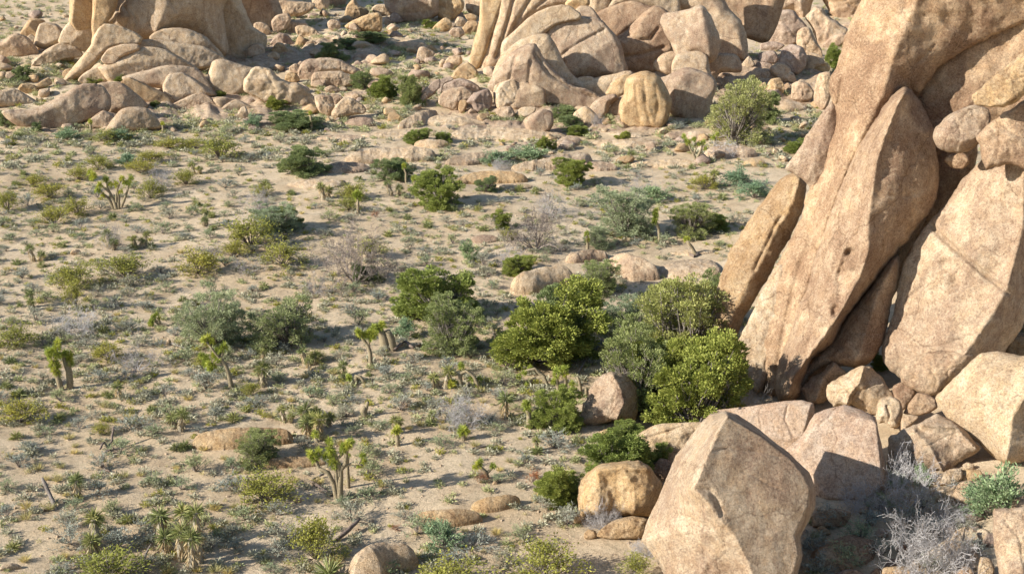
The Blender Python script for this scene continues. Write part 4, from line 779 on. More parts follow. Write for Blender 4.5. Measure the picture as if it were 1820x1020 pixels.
def put(kind,px,by,w,h,phrase=None,cat=None,group=None,label=None,absolute=None,p=None,sink=0,rot=None):
    """a copy of one prototype, its foot at photo pixel (px,by), w x h pixels large"""
    lst,cnt=PROTO[kind]; src=lst[cnt%len(lst)]; PROTO[kind][1]+=1
    o=copy_tree(src)
    p=p or at(px,by); s=scale_at(p)
    o.location=p-Vector((0,0,sink))
    rz=random.uniform(0,6.28) if rot is None else rot
    o.rotation_euler=(0,0,rz)
    if absolute: o.scale=(absolute,)*3
    else: o.scale=(w*s,w*s,h*s/1.0)
    if label: tag(o,label,cat,group)
    else: later(o,phrase,px,by-h/2,cat,group)
    PLANTPX.append((px,by-h/2,max(w*.5,6),max(h*.6,5)))
    return o
PLANTPX=[]
# ------------------------------------------------------------ named trees and bushes
BU='green bushes and small trees'
for k,x,y,w,h,l,c in [
 ('green',785,364,105,74,'bright green dense bush beside the tan dome in the middle distance','bush'),
 ('dark',545,306,92,56,'dark green bush left of the pair in front of the broad pale whaleback','bush'),
 ('dark',700,316,76,44,'dark green bush with a thin joshua stem before it, in front of the pale whaleback','bush'),
 ('green',1013,327,76,56,'bright green bush against the long whaleback rock','bush'),
 ('green',785,562,170,105,'broad bright green pinyon left of the biggest green tree','tree'),
 ('green',960,636,215,165,'biggest dark-hearted green tree in the middle of the photo','tree'),
 ('dark',1010,620,120,120,'right-hand dark crown grown into the biggest green tree','tree'),
 ('ygreen',808,618,120,105,'yellow-olive bush in front of the broad bright green pinyon','bush'),
 ('pale',1102,590,100,90,'grey-green bush between the biggest tree and the slab-side trees','bush'),
 ('ygreen',1060,512,84,62,'olive bush against the cracked rock humps above the biggest tree','bush'),
 ('ygreen',1215,655,200,185,'tall loose grey-olive tree leaning towards the golden outer slab','tree'),
 ('green',1235,758,195,200,'dense green tree at the foot of the leaning slabs','tree'),
 ('ygreen',1128,725,135,160,'green tree right behind the egg-shaped lone boulder','tree'),
 ('ygreen',1150,650,130,115,'rounded yellow-green crown between grey-green bush and slab-side trees','tree'),
 ('ygreen',1185,600,130,115,'loose green tree filling the middle of the slab-side thicket','tree'),
 ('green',1165,720,120,150,'green tree between the lone boulder tree and the dense green tree','tree'),
 ('ygreen',1278,575,80,110,'thin olive bough tree touching the golden outer slab','tree'),
 ('pale',380,610,130,122,'pale grey-green round bush, left one of the big pair at left centre','bush'),
 ('olive',512,610,145,110,'olive-grey round bush, right one of the big pair at left centre','bush'),
 ('ygreen',455,812,90,62,'green bush growing beside the smooth tan dome at lower left','bush'),
 ('green',985,752,105,82,'green bush among joshua stems left of the egg-shaped boulder','bush'),
 ('green',1000,882,110,82,'left lobe of the spreading green bushes above the golden boulder','bush'),
 ('green',1082,846,140,112,'middle one of the spreading green bushes above the golden boulder','bush'),
 ('green',1152,834,86,60,'rightmost small green bush, between golden boulder and pale sloping slab','bush'),
 ('green',1105,778,80,34,'low green bush at the foot of the egg-shaped boulder','bush'),
 ('green',683,172,66,48,'bright green bush beside the rounded evergreen in the upper valley','bush'),
 ('dark',735,182,52,64,'rounded evergreen tree in the upper valley','tree'),
 ('dark',645,155,50,36,'dark bush left of the bright one in the upper valley','bush'),
 ('olive',1305,248,130,130,'big grey-green tree with grey boughs in front of the central massif','tree'),
 ('dark',1358,215,56,56,'dark green bush at the right shoulder of the big grey-green tree','bush'),
 ('green',495,194,44,28,'green bush at the front of the broad scaly slab','bush'),
 ('green',745,252,52,28,'green bush right of the thin pale rock sheet','bush'),
 ('green',790,250,34,20,'small green bush behind the furrowed rock sheet','bush'),
 ('green',970,264,42,30,'bright round green bush below the twin-lobed boulder','bush'),
 ('green',1104,252,34,24,'small bright bush in front of the great fluted boulder','bush'),
 ('dark',595,108,66,40,'large evergreen wholly in the upper valley shade','tree'),
 ('dark',620,88,60,26,'dark bush behind the shaded evergreen','bush'),
 ('dark',655,72,66,20,'dark bush along the far edge of the valley shade','bush'),
 ('dark',535,222,110,32,'long dark green thicket behind the thin joshua post','bush'),
 ('green',893,402,40,34,'bright green upright bush left of the dead grey tree','bush'),
 ('ygreen',1228,415,84,66,'pale olive rounded bush left of the leaning slabs','bush'),
 ('green',1275,404,56,28,'low bright green bush by the leaning slabs','bush'),
 ('pale',1110,410,135,90,'large pale grey-green thicket in the middle right','bush'),
 ('pale',1068,437,60,46,'small pale bush at the left foot of the large pale thicket','bush'),
 ('green',1412,270,44,32,'bright green bush peeping out beside the leaning slabs','bush'),
 ('green',1490,122,50,50,'dark-leaved green bush beside the top of the leaning slabs','bush'),
 ('pale',490,408,100,62,'blue-grey dense bush left of the lone joshua sapling','bush'),
 ('dark',510,402,60,46,'dark green lobe growing out of the blue-grey dense bush','bush'),
 ('dark',864,338,44,28,'small dark grey-green bush at the right foot of the tan dome','bush'),
 ('green',922,485,64,38,'green bush left of the smooth pale dome','bush'),
 ('dark',40,140,40,30,'dark green bush by the small round boulder at the left edge','bush'),
 ('green',165,148,34,16,'small green bush left of the pale block','bush'),
 ('green',212,142,24,14,'tiny green bush on the smooth grey-white dome','bush'),
 ('dark',12,222,34,34,'dark bush cut by the left edge above the plain','bush'),
 ('dark',68,230,22,16,'dark bush under the big tan whaleback','bush'),
 ('green',280,188,24,12,'small bush under the split golden ledge','bush'),
 ('green',392,176,22,20,'small bush between the square-shouldered block and scaly slab','bush'),
 ('dark',998,205,60,24,'dark low bush in the shade at the foot of the central massif','bush'),
 ('dark',1015,222,50,24,'dark bush between twin-lobed boulder and massif','bush'),
 ('green',1030,238,44,20,'green bush under the angular boulder','bush'),
 ('green',770,48,36,18,'small green bush in the sunny upper valley','bush'),
 ('dark',645,492,50,30,'low dark shrub at the foot of the dead brown tree','bush'),
 ('green',850,55,30,14,'small green bush left of the leftmost fin','bush')]:
    put(k,x,y+ (3 if h<60 else 5),w,h*1.02,label=l,cat=c,group=BU)
def hit(px,py):
    dg=bpy.context.evaluated_depsgraph_get(); ok,loc,nn,ii,ob,mm=S.ray_cast(dg,CAM,ray(px,py).normalized()); return loc if ok else at(px,py)
bpy.context.view_layer.update()
hs=hit(1562,655)
put('green',1562,655,40,34,label='single small green bush growing in a crack at the foot of the slabs',cat='bush',group=BU,p=hs)
TE='blue-green shrubs'
for x,y,w,h,l in [(785,968,72,50,'blue-green shrub in front of the tan hump with a shaded flank'),(685,1012,60,36,'teal shrub growing against the speckled rock dome at the bottom edge'),
 (1775,912,115,92,'large feathery green shrub at lower right, by the pale stones'),(1735,905,60,50,'smaller feathery lobe left of the large feathery shrub'),
 (1638,860,34,40,'blue-green tuft right of the upper silvery dead shrub'),(1592,868,36,34,'blue-green tuft left of the upper silvery dead shrub'),
 (940,282,74,24,'low blue-green thicket left of the twin bushes near the whaleback'),(880,290,54,24,'blue-green shrub behind the tan dome'),(833,460,36,36,'round blue-green shrub above the broad pinyon'),
 (1165,355,56,28,'pale blue-green shrub in the scrub right of the whaleback'),(1310,330,60,34,'blue-green shrub near the leaning slabs, upper one'),(1340,350,60,34,'blue-green shrub near the leaning slabs, lower one'),
 (720,596,44,34,'grey-teal shrub between pinyon and forked stems'),(225,293,36,24,'teal shrub in the upper left plain'),(120,247,50,22,'blue-green shrub below the ridged dome, left'),(210,246,50,20,'blue-green shrub below the ridged dome, right'),(450,225,36,24,'blue-green shrub beside the long dark thicket'),
 (1120,1000,0,0,'')]:
    if w: put('teal',x,y+2,w,h,label=l,cat='shrub',group=TE)
CR='creosote bushes'
for x,y,w,h in [(225,492,104,42),(135,506,92,44),(390,280,76,42),(445,436,92,62),(505,470,84,42),(352,484,80,48),(36,748,90,44),(475,890,110,64),(560,990,92,84),(190,1036,140,66),(970,1030,120,86),(800,1050,150,60),
 (1130,1030,64,54),(268,350,54,38),(330,326,50,30),(140,318,44,30),(95,398,64,34),(140,380,60,36),(90,350,64,30),(14,372,40,44),(134,545,44,50),(30,612,80,44),(175,300,50,30),(250,306,56,28),(195,250,60,22),(630,352,62,34),(620,372,50,28),(300,262,60,22),
 (415,455,60,30),(470,345,40,22),(560,640,40,22),(1300,262,0,0),(905,425,36,24),(655,455,60,34),(1250,335,56,28),(270,286,60,22),(345,262,50,22),(60,330,50,22),(195,640,60,40),(360,652,40,26),(180,770,36,26),(445,700,44,24),(715,300,40,20)]:
    if w: put('creo',x,y+2,w,h,'yellow-olive creosote bush','creosote bush',CR)
DT='dead and leafless shrubs'
for k,x,y,w,h,l in [('deadtree',632,502,150,118,'large dead brown tree in the centre left of the flat'),('deadtree',952,442,120,96,'dead grey tree left of the large pale thicket'),
 ('white',1640,1030,170,135,'largest silvery dead shrub, at the bottom right among stones'),('white',1612,905,110,100,'silvery dead shrub above the largest one, before the shaded block'),('white',1605,850,60,60,'small silvery dead shrub against the deeply shaded block'),
 ('white',1700,1010,90,60,'silvery dead twigs between pale stones at bottom right'),('white',1690,935,80,46,'silvery dead twigs beneath the feathery green shrub'),('white',1530,905,70,50,'silvery dead twigs at the right foot of the huge boulder'),
 ('white',818,752,90,58,'silvery dead shrub on the sand left of the upright yucca'),('white',288,338,56,46,'silvery dead shrub in the upper left flat'),('brown',200,440,60,44,'grey twiggy shrub behind two yuccas at the left'),
 ('brown',245,655,110,44,'grey twiggy shrub right of the thick-headed joshua pair'),('white',1288,275,64,24,'silvery shrub in front of the tan dome, right'),('brown',1072,940,70,46,'bare twigs in front of the rounded golden boulder'),('white',1068,925,50,50,'silvery twigs leaning on the rounded golden boulder'),
 ('white',140,590,90,46,'grey leafless shrub behind the thick-headed joshua pair'),('brown',460,370,70,36,'grey bare twigs at the top of the blue-grey bush'),('brown',440,482,70,34,'bare grey shrub behind the big bush pair'),('brown',380,452,50,26,'bare grey shrub left of the creosotes'),
 ('brown',975,380,90,44,'bare grey shrub at the top of the dead grey tree'),('brown',1135,345,80,34,'bare grey shrub behind the large pale thicket'),('white',890,300,36,20,'silvery shrub under the blue-green thicket'),('brown',1310,760,100,90,'bare brown boughs between the dense green tree and slabs'),
 ('white',1060,222,30,24,'white dead shrub in front of the angular boulder'),('brown',560,520,70,40,'bare grey brush between the dead brown tree and bush pair'),('brown',1340,690,60,90,'tall bare twigs against the foot of the leaning slabs'),('brown',900,470,60,36,'low bare twigs left of the pale dome'),
 ('white',1150,985,70,34,'silvery fallen twigs left of the huge boulder')]:
    put(k,x,y+2,w,h,label=l,cat='dead tree' if k=='deadtree' else 'dead shrub',group=DT)
for x,y,w,h,l in [(667,386,16,15,'small rust-red shrub in the middle of the flat'),(854,857,30,24,'round rust-brown shrub near the humps'),(946,856,34,32,'pinkish-brown shrub left of the spreading green bushes'),(705,940,22,10,'tiny rust shrub by the speckled dome'),(1000,850,20,20,'small rust shrub among the spreading green bushes'),(1612,845,36,24,'rust-orange dead leaves under the small silvery shrub'),(1612,985,42,26,'rust-orange dead leaves in the heart of the largest silvery shrub'),(1100,480,0,0,'')]:
    if w: put('rust',x,y,w,h,label=l,cat='shrub',group='rust-coloured shrubs')
# ------------------------------------------------------------ joshua trees
def joshua(px,by,limbs,heads,label):
    p=at(px,by); s=scale_at(p); o=make_joshua(int(px*7+by),limbs,heads,s); o.location=p; tag(o,label,'joshua tree','joshua trees'); PLANTPX.append((px,by-30,14,30)); return o
joshua(603,889,[[(0,0,.22),(3,30,.17),(5,55,.14),(14,68,.14),(17,88,.10),(22,98,.09)],[(-2,0,.17),(-8,30,.14),(-17,52,.14),(-34,60,.12),(-40,72,.10)],[(1,10,.14),(-3,40,.13),(-5,62,.11),(-12,88,.09)],[(2,45,.13),(-3,80,.12),(-13,98,.10),(-30,103,.08),(-38,112,.08)],[(8,60,.10),(-2,75,.09),(10,85,.09)],[(14,62,.09),(24,66,.07),(38,70,.06),(45,66,.06)],[(38,70,.05),(44,82,.05)]],
 [(-40,78,.85),(-46,86,.8),(-34,84,.8),(-12,92,.85),(-8,84,.8),(-10,72,.8),(-5,62,.7),(-13,104,.8),(-38,116,.75),(20,100,.8),(12,96,.8),(10,90,.7),(24,104,.7),(46,68,.6),(45,84,.6),(38,64,.5),(-20,80,.7),(-4,70,.7)],'tallest forked joshua tree with many heads in the lower centre')
joshua(619,866,[[(0,0,.13),(0,30,.11),(2,55,.08)]],[(2,58,.5)],'thin straight joshua stem just behind the tallest forked joshua tree')
joshua(411,691,[[(0,0,.19),(-2,22,.17),(-7,42,.15),(-14,54,.12),(-18,64,.10)],[(-8,44,.12),(-22,45,.10),(-36,46,.09)],[(-10,48,.09),(-20,60,.08),(-36,84,.08)],[(-14,54,.08),(-8,72,.07)]],
 [(-36,46,.8),(-44,52,.8),(-28,42,.8),(-44,42,.8),(-34,38,.7),(-18,68,.8),(-26,58,.8),(-8,74,.95),(-36,88,.9),(-28,84,.8),(-42,88,.7),(-20,52,.7),(-48,60,.7)],'joshua tree with its crown leaning left over a slim curved trunk')
joshua(110,693,[[(0,0,.22),(-4,20,.2),(-8,34,.18),(-8,60,.16)],[(-8,34,.1),(-14,58,.1)]],[(-8,36,.9),(-4,44,.9),(-12,44,.9),(-8,52,.9),(-14,60,.9),(-8,68,.9),(0,74,.9),(2,84,.85),(-16,68,.8),(0,60,.8),(-4,30,.8)],'left of two thick-headed joshua trees near the left edge')
joshua(124,690,[[(0,0,.26),(2,30,.24),(-2,44,.2),(-6,62,.12)],[(2,30,.16),(4,50,.14)]],[(-2,62,.8),(4,52,.85),(6,60,.8),(2,46,.8),(6,44,.7)],'right of two thick-headed joshua trees near the left edge')
joshua(659,650,[[(0,0,.17),(0,22,.15),(-4,36,.13),(-12,46,.11),(-16,54,.09)],[(-4,36,.11),(3,48,.09)]],[(-16,56,.9),(-20,60,.8),(-8,52,.8),(3,50,.95),(8,56,.85),(-2,58,.8)],'two-headed young joshua tree in front of the leaning trunks')
joshua(687,622,[[(0,0,.42),(-4,20,.38),(-12,36,.26)],[(14,0,.36),(8,20,.33),(2,34,.24)]],[(-12,38,1.0),(-20,40,.9),(-6,44,.9),(-26,32,.8)],'pair of thick leaning shaggy trunks behind the two-headed joshua')
joshua(208,372,[[(0,0,.26),(-4,14,.2),(-10,28,.15),(-24,40,.1)],[(-5,0,.22),(-14,18,.18),(-26,30,.12)],[(3,0,.2),(5,20,.15),(3,40,.1)],[(8,4,.17),(18,24,.13),(26,44,.09)],[(0,12,.15),(2,30,.1),(12,50,.08)],[(-10,28,.1),(-16,48,.08)]],
 [(-26,42,1.1),(-30,34,1.1),(-40,52,1.1),(3,42,1.0),(26,46,1.0),(14,52,1.0),(18,44,.9),(-16,50,1.1),(-34,58,1.1),(-8,42,.9),(10,30,.8),(30,52,.9),(-22,24,.8),(-44,60,1)],'many-stemmed joshua clump in the upper left flat')
joshua(637,382,[[(0,0,.16),(0,18,.14),(0,28,.12)]],[(0,30,1.1),(-4,34,1.1),(4,34,1.1),(0,37,.9)],'lone joshua sapling with one round head, left of the rust-red shrub')
joshua(722,327,[[(0,0,.13),(0,18,.11),(-3,27,.1)]],[(-3,28,.8),(-3,32,.75)],'slim joshua stem in front of the dark green bush')
joshua(738,334,[[(0,0,.18),(-2,12,.15)]],[(-2,15,1),(1,18,.8)],'short dark joshua stem right of the slim one')
joshua(1172,428,[[(0,0,.17),(-2,20,.15),(-6,30,.13),(-9,40,.12)]],[(-9,38,.9),(-8,44,.9),(-9,50,.85),(-11,32,.8)],'club-headed joshua tree left of the leaning joshua stem')
joshua(1238,453,[[(0,0,.19),(-8,12,.16),(-18,24,.13)]],[(-20,26,.75),(-16,28,.6)],'joshua stem leaning left out of the sand near the pale rock sheet')
joshua(1236,292,[[(0,0,.26),(3,12,.2),(8,22,.14),(12,34,.1)],[(0,8,.2),(-6,20,.13),(-14,34,.1)],[(-4,16,.12),(2,30,.1),(-4,40,.08)]],[(12,36,1),(-14,36,1),(-18,40,.9),(-4,42,.9),(16,26,.7),(4,34,.8),(-22,46,.9)],'dark open-branched joshua tree right of the whaleback')
joshua(554,232,[[(0,0,.2),(0,16,.17),(-1,26,.14)]],[(-1,29,.9)],'thin post-like joshua stem below the scaly slab')
joshua(941,760,[[(0,0,.19),(-1,22,.16),(-4,32,.15)]],[(-4,34,.85),(-7,42,.85),(-3,40,.8)],'short straight joshua with a drooping head, in front of the green bush')
joshua(994,700,[[(0,0,.15),(-4,20,.13),(-5,38,.11)],[(10,-2,.15),(11,22,.13),(9,42,.11)],[(22,0,.12),(22,18,.1)]],[(-5,40,.8),(-5,32,.8),(9,44,.8),(9,36,.8),(22,20,.7),(-10,22,.7)],'cluster of upright joshua stems behind the green bush')
joshua(1034,705,[[(0,0,.13),(-3,18,.11),(-9,36,.09)],[(8,4,.12),(7,16,.1)]],[],'two bare dead joshua stems left of the egg-shaped boulder')
joshua(972,688,[[(4,0,.12),(-6,20,.13),(-22,32,.11),(-40,28,.1)],[(8,0,.12),(-10,18,.12),(-26,14,.1),(-34,0,.09)]],[(-40,26,.6),(-34,0,.8),(-38,-6,.8),(-30,32,.6),(-50,20,.6)],'arching bent joshua branches drooping left of the upright cluster')
joshua(826,690,[[(-6,0,.16),(-8,24,.14),(2,32,.13),(16,22,.12),(26,4,.12)],[(0,0,.14),(6,12,.1)]],[(-6,40,.7),(26,14,.7),(24,6,.7),(-24,10,.9),(-18,6,.9),(12,16,.8)],'joshua with an arched trunk bent back to the ground')
joshua(636,682,[[(-8,0,.16),(-2,14,.15),(6,12,.12),(14,2,.1)]],[(-16,10,.8)],'small gnarled joshua stump with one side head')
joshua(282,580,[[(16,-8,.2),(4,2,.18),(-6,10,.13),(-10,18,.1)],[(2,4,.12),(0,16,.1)]],[(-8,16,.7),(-12,8,.8),(-14,2,.7),(-2,20,.6),(2,14,.5)],'joshua tree toppled on its side left of the pale round bush')
joshua(868,850,[[(0,0,.16),(-6,14,.13),(-16,22,.1)],[(-4,8,.1),(8,20,.08)]],[(-18,24,.7),(8,22,.6),(-14,30,.6),(-24,20,.5)],'low sprawling joshua above the rust-brown shrub')
joshua(650,742,[[(0,0,.22),(-4,12,.24),(0,20,.14)],[(-2,8,.16),(5,28,.1)],[(0,4,.14),(-12,2,.1)]],[],'grey gnarled joshua stump casting a long shadow')
joshua(555,600,[[(0,0,.2),(-2,14,.18)]],[(-4,10,.5)],'straw-coloured stump with hanging dry leaves below the olive-grey bush')
joshua(707,792,[[(0,0,.16),(0,18,.13),(1,26,.11)]],[(1,28,.8),(-5,26,.7)],'small joshua in a blue-grey shrub right of the yucca group')
joshua(825,782,[[(0,0,.17),(-2,14,.14)]],[(-1,17,1.0),(-5,14,.8),(4,16,.8)],'low joshua with one head under the silvery dead shrub')
joshua(1268,260,[[(0,0,.2),(2,10,.15),(6,18,.1)]],[(6,20,.9),(0,14,.8)],'small joshua by the tan dome near the big grey-green tree')
joshua(290,236,[[(0,0,.16),(0,12,.14)]],[(0,15,.9)],'tiny joshua stem below the ridged dome')
joshua(162,236,[[(0,0,.18),(0,16,.15)]],[(0,18,1)],'slim pale joshua stem in front of the ridged dome')
joshua(1045,455,[[(0,0,.16),(-1,22,.13),(-3,36,.1)]],[(-3,38,.8),(-1,28,.7)],'slim joshua at the left of the small pale bush')
# ------------------------------------------------------------ yuccas
YU='mojave yuccas'
def yuc(k,x,y,f=1.0): put(k,x,y,30,30,'yucca','yucca','mojave yuccas',absolute=f*(1.25 if k!='y0' else 1.1))
for k,x,y,f in [('y1',35,703,1.1),('y1',12,690,1),('y0',188,705,1.0),('y1b',212,708,.8),('y0',270,733,1.0),('y2',322,766,1.0),('y0',330,742,.8),('y1',415,748,1.15),('y1',105,748,.9),('y1b',468,686,1.25),('y1b',468,640,.6),
 ('y1b',138,884,.95),('y1',138,888,.7),('y0',312,800,1.1),('y1',330,796,.9),('y2',288,968,1.25),('y4',336,996,1.25),('y2',170,972,1.2),('y1',228,928,.9),('y1',585,1030,1.9),('y3',552,775,1.15),('y2',568,760,.9),('y2',545,650,.9),
 ('y2',550,660,.7),('y1b',610,670,.8),('y1',612,672,1.1),('y1',655,668,.6),('y2',792,690,1.0),('y1',765,755,.9),('y1b',768,752,.6),('y1b',897,742,1.2),('y1',955,806,.9),('y1b',953,800,.6),('y1',1175,752,1.2),('y1b',1078,648,1.1),
 ('y2',705,770,.8),('y0',380,408,1.2),('y1',350,366,1.2),('y2',195,442,1.1),('y1',235,442,1.1),('y3',250,440,.8),('y2',55,546,.9),('y1',35,545,.7),('y1',270,440,1.0),('y1',110,440,1.1),('y0',375,385,1.3),('y2',365,400,1.0),('y1',330,440,.0),
 ('y0',345,540,1.0),('y1',325,535,.9),('y0',120,285,1.3),('y0',30,330,1.3),('y0',40,310,1.2),('y2',345,310,.9),('y1',200,390,1.3),('y1',30,470,1.1),('y2',60,465,1.0),('y1',75,475,1.0),('y1',185,590,1.1),('y1',435,610,1.0),('y1',20,645,1),
 ('y1b',553,770,1.0),('y0',517,345,1.2),('y2',575,355,1.2),('y0',690,375,1.1),('y2',695,348,1.1),('y1',725,390,1.1),('y1',690,420,1.1),('y1',675,500,1.3),('y1',805,375,1.2),('y1',850,375,1.2),('y1',760,405,1.2),('y1',925,340,1.3),('y1',1115,300,1.2),
 ('y1b',1120,290,1.1),('y2',1265,330,1.1),('y1',1283,355,1.3),('y1',1270,310,1.2),('y1',740,600,.8),('y1',985,640,.8),('y2',1000,645,.6),('y1',470,330,1.2),('y1',860,410,1.1),('y0',470,265,1.2),('y0',640,320,1.1),('y1',22,978,.9),('y1',135,855,.9),('y1',28,780,.9),
 ('y1',470,512,1.0),('y1',1230,300,1.1),('y0',870,800,.8),('y1',560,735,.9),('y2',505,750,.7),('y1',1385,235,1.2),('y1',215,260,1.2),('y1',30,245,1.3),('y1',510,225,1.3),('y1',780,300,1.1),('y1',665,310,1.0),('y1',600,445,.0),('y1',950,345,1.1)]:
    if f>0: yuc(k,x,y,f)
# ------------------------------------------------------------ logs and loose stones
def log(pts,r,label,mat=B_DARK,kind='fallen_log',cat='log'):
    P=[]; 
    for x,y,up in pts: q=at(x,y); P.append(q+Vector((0,0,up)))
    o0=P[0].copy(); Q=[];R2=[]
    for i in range(len(P)-1):
        for t in (0,.33,.66): Q.append(P[i].lerp(P[i+1],t)-o0+Vector((random.uniform(-.03,.03),0,random.uniform(-.03,.03)))); R2.append(r*(1-.25*(i+t)/len(P))*random.uniform(.85,1.15))
    Q.append(P[-1]-o0);R2.append(r*.6); V,Fc=tubes([(Q,R2)],8); o=link(kind,mesh_from(kind,V,Fc,smooth=True),None,[mat]); o.location=o0; tag(o,label,cat,'logs and dead branches'); return o
log([(100,906,-.1),(92,895,.5),(79,889,1.45)],.13,'leaning dead post sticking out of the sand at lower left',B_GREY,'dead_post','dead post')
log([(598,962,.1),(620,950,.3),(640,935,.5)],.12,'brown dead log beside the creosote at the bottom, left of the speckled dome')
log([(590,880,.05),(570,870,.1),(552,857,.12)],.11,'dead branch lying left of the tallest joshua tree')
log([(552,858,.1),(562,852,.15),(576,848,.2)],.09,'short forked dead branch left of the tallest joshua tree',B_GREY)
log([(700,625,.1),(720,616,.45),(735,622,.2),(748,618,.3)],.13,'fallen crooked trunk right of the thick leaning trunks')
log([(835,800,.05),(850,796,.12),(868,794,.05)],.07,'grey stick lying on the sand under the low joshua',B_GREY)
log([(305,612,.1),(318,618,.15),(335,624,.05)],.10,'pale dead log below the toppled joshua',B_GREY)
log([(190,801,0),(200,795,.5),(205,788,1.2)],.09,'thickest dark branch of the dead yucca wreck at lower left')
log([(195,801,0),(186,798,.5),(178,806,.3)],.08,'curled dark branch at the left of the dead yucca wreck')
log([(215,806,.05),(200,803,.25),(182,810,.1)],.09,'low dark branch lying at the foot of the dead yucca wreck')
log([(180,826,.2),(188,838,.1),(196,840,.1)],.06,'small dark stick below the dead yucca wreck')
log([(255,1000,.1),(262,985,.2),(270,975,.3)],.07,'dark stick left of the four-headed yucca',B_GREY)
log([(1025,672,.1),(1040,648,.35),(1055,648,.1)],.1,'grey log right of the upright joshua cluster',B_GREY)
log([(1225,452,.05),(1234,458,.1),(1244,452,.05)],.16,'orange-brown base of the leaning joshua stem',B_DARK)
for x,y,w,h,l,m in [(330,924,9,7,'small white stone right of the four-headed yucca',R_PALE),(305,925,10,7,'small brown stone left of the white one',R_GOLD),(530,892,12,13,'pale stone at the right of the bottom creosote',R_PALE),(645,780,6,5,'reddish pebble near the joshua with many heads',R_GOLD),
 (695,862,6,4,'white pebble in the joshua tree shadows',R_PALE),(880,860,9,7,'pale stone under the blue-grey shrub',R_PALE),(662,928,5,7,'thin pale stone left of the small blue-green pair',R_PALE),(735,918,9,4,'flat pebble left of the tan hump',R_PALE),(722,922,6,4,'tiny pebble left of the flat one',R_PALE),
 (135,452,20,9,'white quartz stones by the low scrub at the left',R_PALE),(45,870,0,0,'',R_PALE),(82,908,9,6,'dark small stone at the foot of the leaning post',R_BRN),(300,612,10,10,'round white stone by the toppled joshua',R_PALE),(20,1012,40,12,'pale cobbles at the bottom left corner',R_PALE),
 (725,722,24,10,'pale broken rocks left of the silvery dead shrub',R_PALE),(540,780,26,9,'pale rubble at the right end of the smooth tan dome',R_PALE)]:
    if w: lab(rock([(x-w/2,y),(x-w*.4,y-h*.7),(x-w*.05,y-h),(x+w*.35,y-h*.75),(x+w/2,y-h*.1),(x+w*.2,y+h*.1)],m,T=.9,name='stone'),l,'loose stones','stone')
# ------------------------------------------------------------ sagebrush and bunch grass, then the low cover
polys=[p for _,p,_ in ROCKPOLY]
pb=[(p[:,0].min()-4,p[:,0].max()+4,p[:,1].min()-3,p[:,1].max()+4,p) for p in polys]
LAYP=[p for o,p,n in ROCKPOLY if n=='rock_outcrop']
def free(x,y,m=0):
    q=np.array([(x,y)])
    for a,b,c,d,p in pb:
        if a<x<b and c<y<d and (inside(q,p)[0]): return False
    return True
R3=random.Random(99); SG=[]; used=[]
hand=[(50,665,46,26,'s'),(360,410,30,14,'s'),(110,705,40,16,'g'),(505,735,60,30,'s')]
def crowd(x,y,w,h,f=.75):
    for a,b,c,d in PLANTPX:
        if abs(x-a)<c*f+w*.35 and abs(y-h/2-b)<d*.7+h*.3: return True
    return False
PLANTPX+=[(760,835,110,55),(790,880,70,20),(560,930,40,25),(420,985,60,18),(1080,985,40,10)]
for x,y,w,h in [(1480,930,70,34),(1530,960,70,36),(1565,905,60,34),(1500,1000,80,40),(1450,980,60,30),(1570,985,60,34),(1610,925,50,40),(1640,905,60,40),(1660,950,50,34),(1730,985,60,34),(1700,880,50,24),(1590,835,40,24),(1720,940,50,26),(1650,1015,60,30),(1455,1015,70,34),(1545,935,50,30)]:
    put('sage' if (x//10)%3 else 'sagg',x,y,w,h,'dusky shrub','shrub','shrubs in the shady hollow at lower right')
n=0;tries=0
while n<300 and tries<40000:
    tries+=1; y=1020-(R3.random()**1.05)*(800 if R3.random()<.85 else 1010); x=R3.uniform(-10,1330)
    if y>620 and x>1320-(y-620)*.9 : continue
    if y>770 and x<1000 and R3.random()<.6: continue
    p=at(x,y); s=scale_at(p); wm=R3.uniform(1.1,2.3); w=wm/s; h=wm*R3.uniform(.42,.62)/s
    if noise.noise(Vector((x*.011,y*.02,3.3)))<R3.uniform(-.5,.25)-.05: continue
    if not free(x,y) or not free(x,y-h*.6) or crowd(x,y,w,h,.6): continue
    if any(abs(x-a)<(w+c)*.42 and abs(y-b)<(h+d)*.42 for a,b,c,d in used): continue
    used.append((x,y,w,h)); k='sage' if R3.random()<.62 else 'sagg'
    adj='grey' if k=='sage' else 'green-grey'
    sz='small' if wm<1.45 else ('large' if wm>1.9 else 'mid-sized')
    lst,cnt=PROTO[k]; o=copy_tree(lst[cnt%len(lst)]); PROTO[k][1]+=1
    o.location=p; o.rotation_euler=(0,0,R3.uniform(0,6.3)); o.scale=(wm,wm,h*s); later(o,f'{sz} {adj} sagebrush',x,y-h/2,'sagebrush','sagebrush dotted over the flat'); n+=1
n=0;tries=0
while n<150 and tries<30000:
    tries+=1; y=1020-(R3.random()**1.05)*790; x=R3.uniform(-10,1330)
    if y>620 and x>1320-(y-620)*.9 : continue
    p=at(x,y); s=scale_at(p); wm=R3.uniform(.6,1.1); w=wm/s*.8; h=wm*.55/s
    if not free(x,y) or crowd(x,y,w,h,.6) or any(abs(x-a)<(w+c)*.42 and abs(y-b)<(h+d)*.42 for a,b,c,d in used): continue
    used.append((x,y,w,h)); lst,cnt=PROTO['grass']; o=copy_tree(lst[cnt%3]); PROTO['grass'][1]+=1
    o.location=p; o.rotation_euler=(0,0,R3.uniform(0,6.3)); o.scale=(wm*.8,wm*.8,wm*.6); later(o,'straw-green tuft',x,y-h/2,'plant tuft','straw coloured tufts'); n+=1
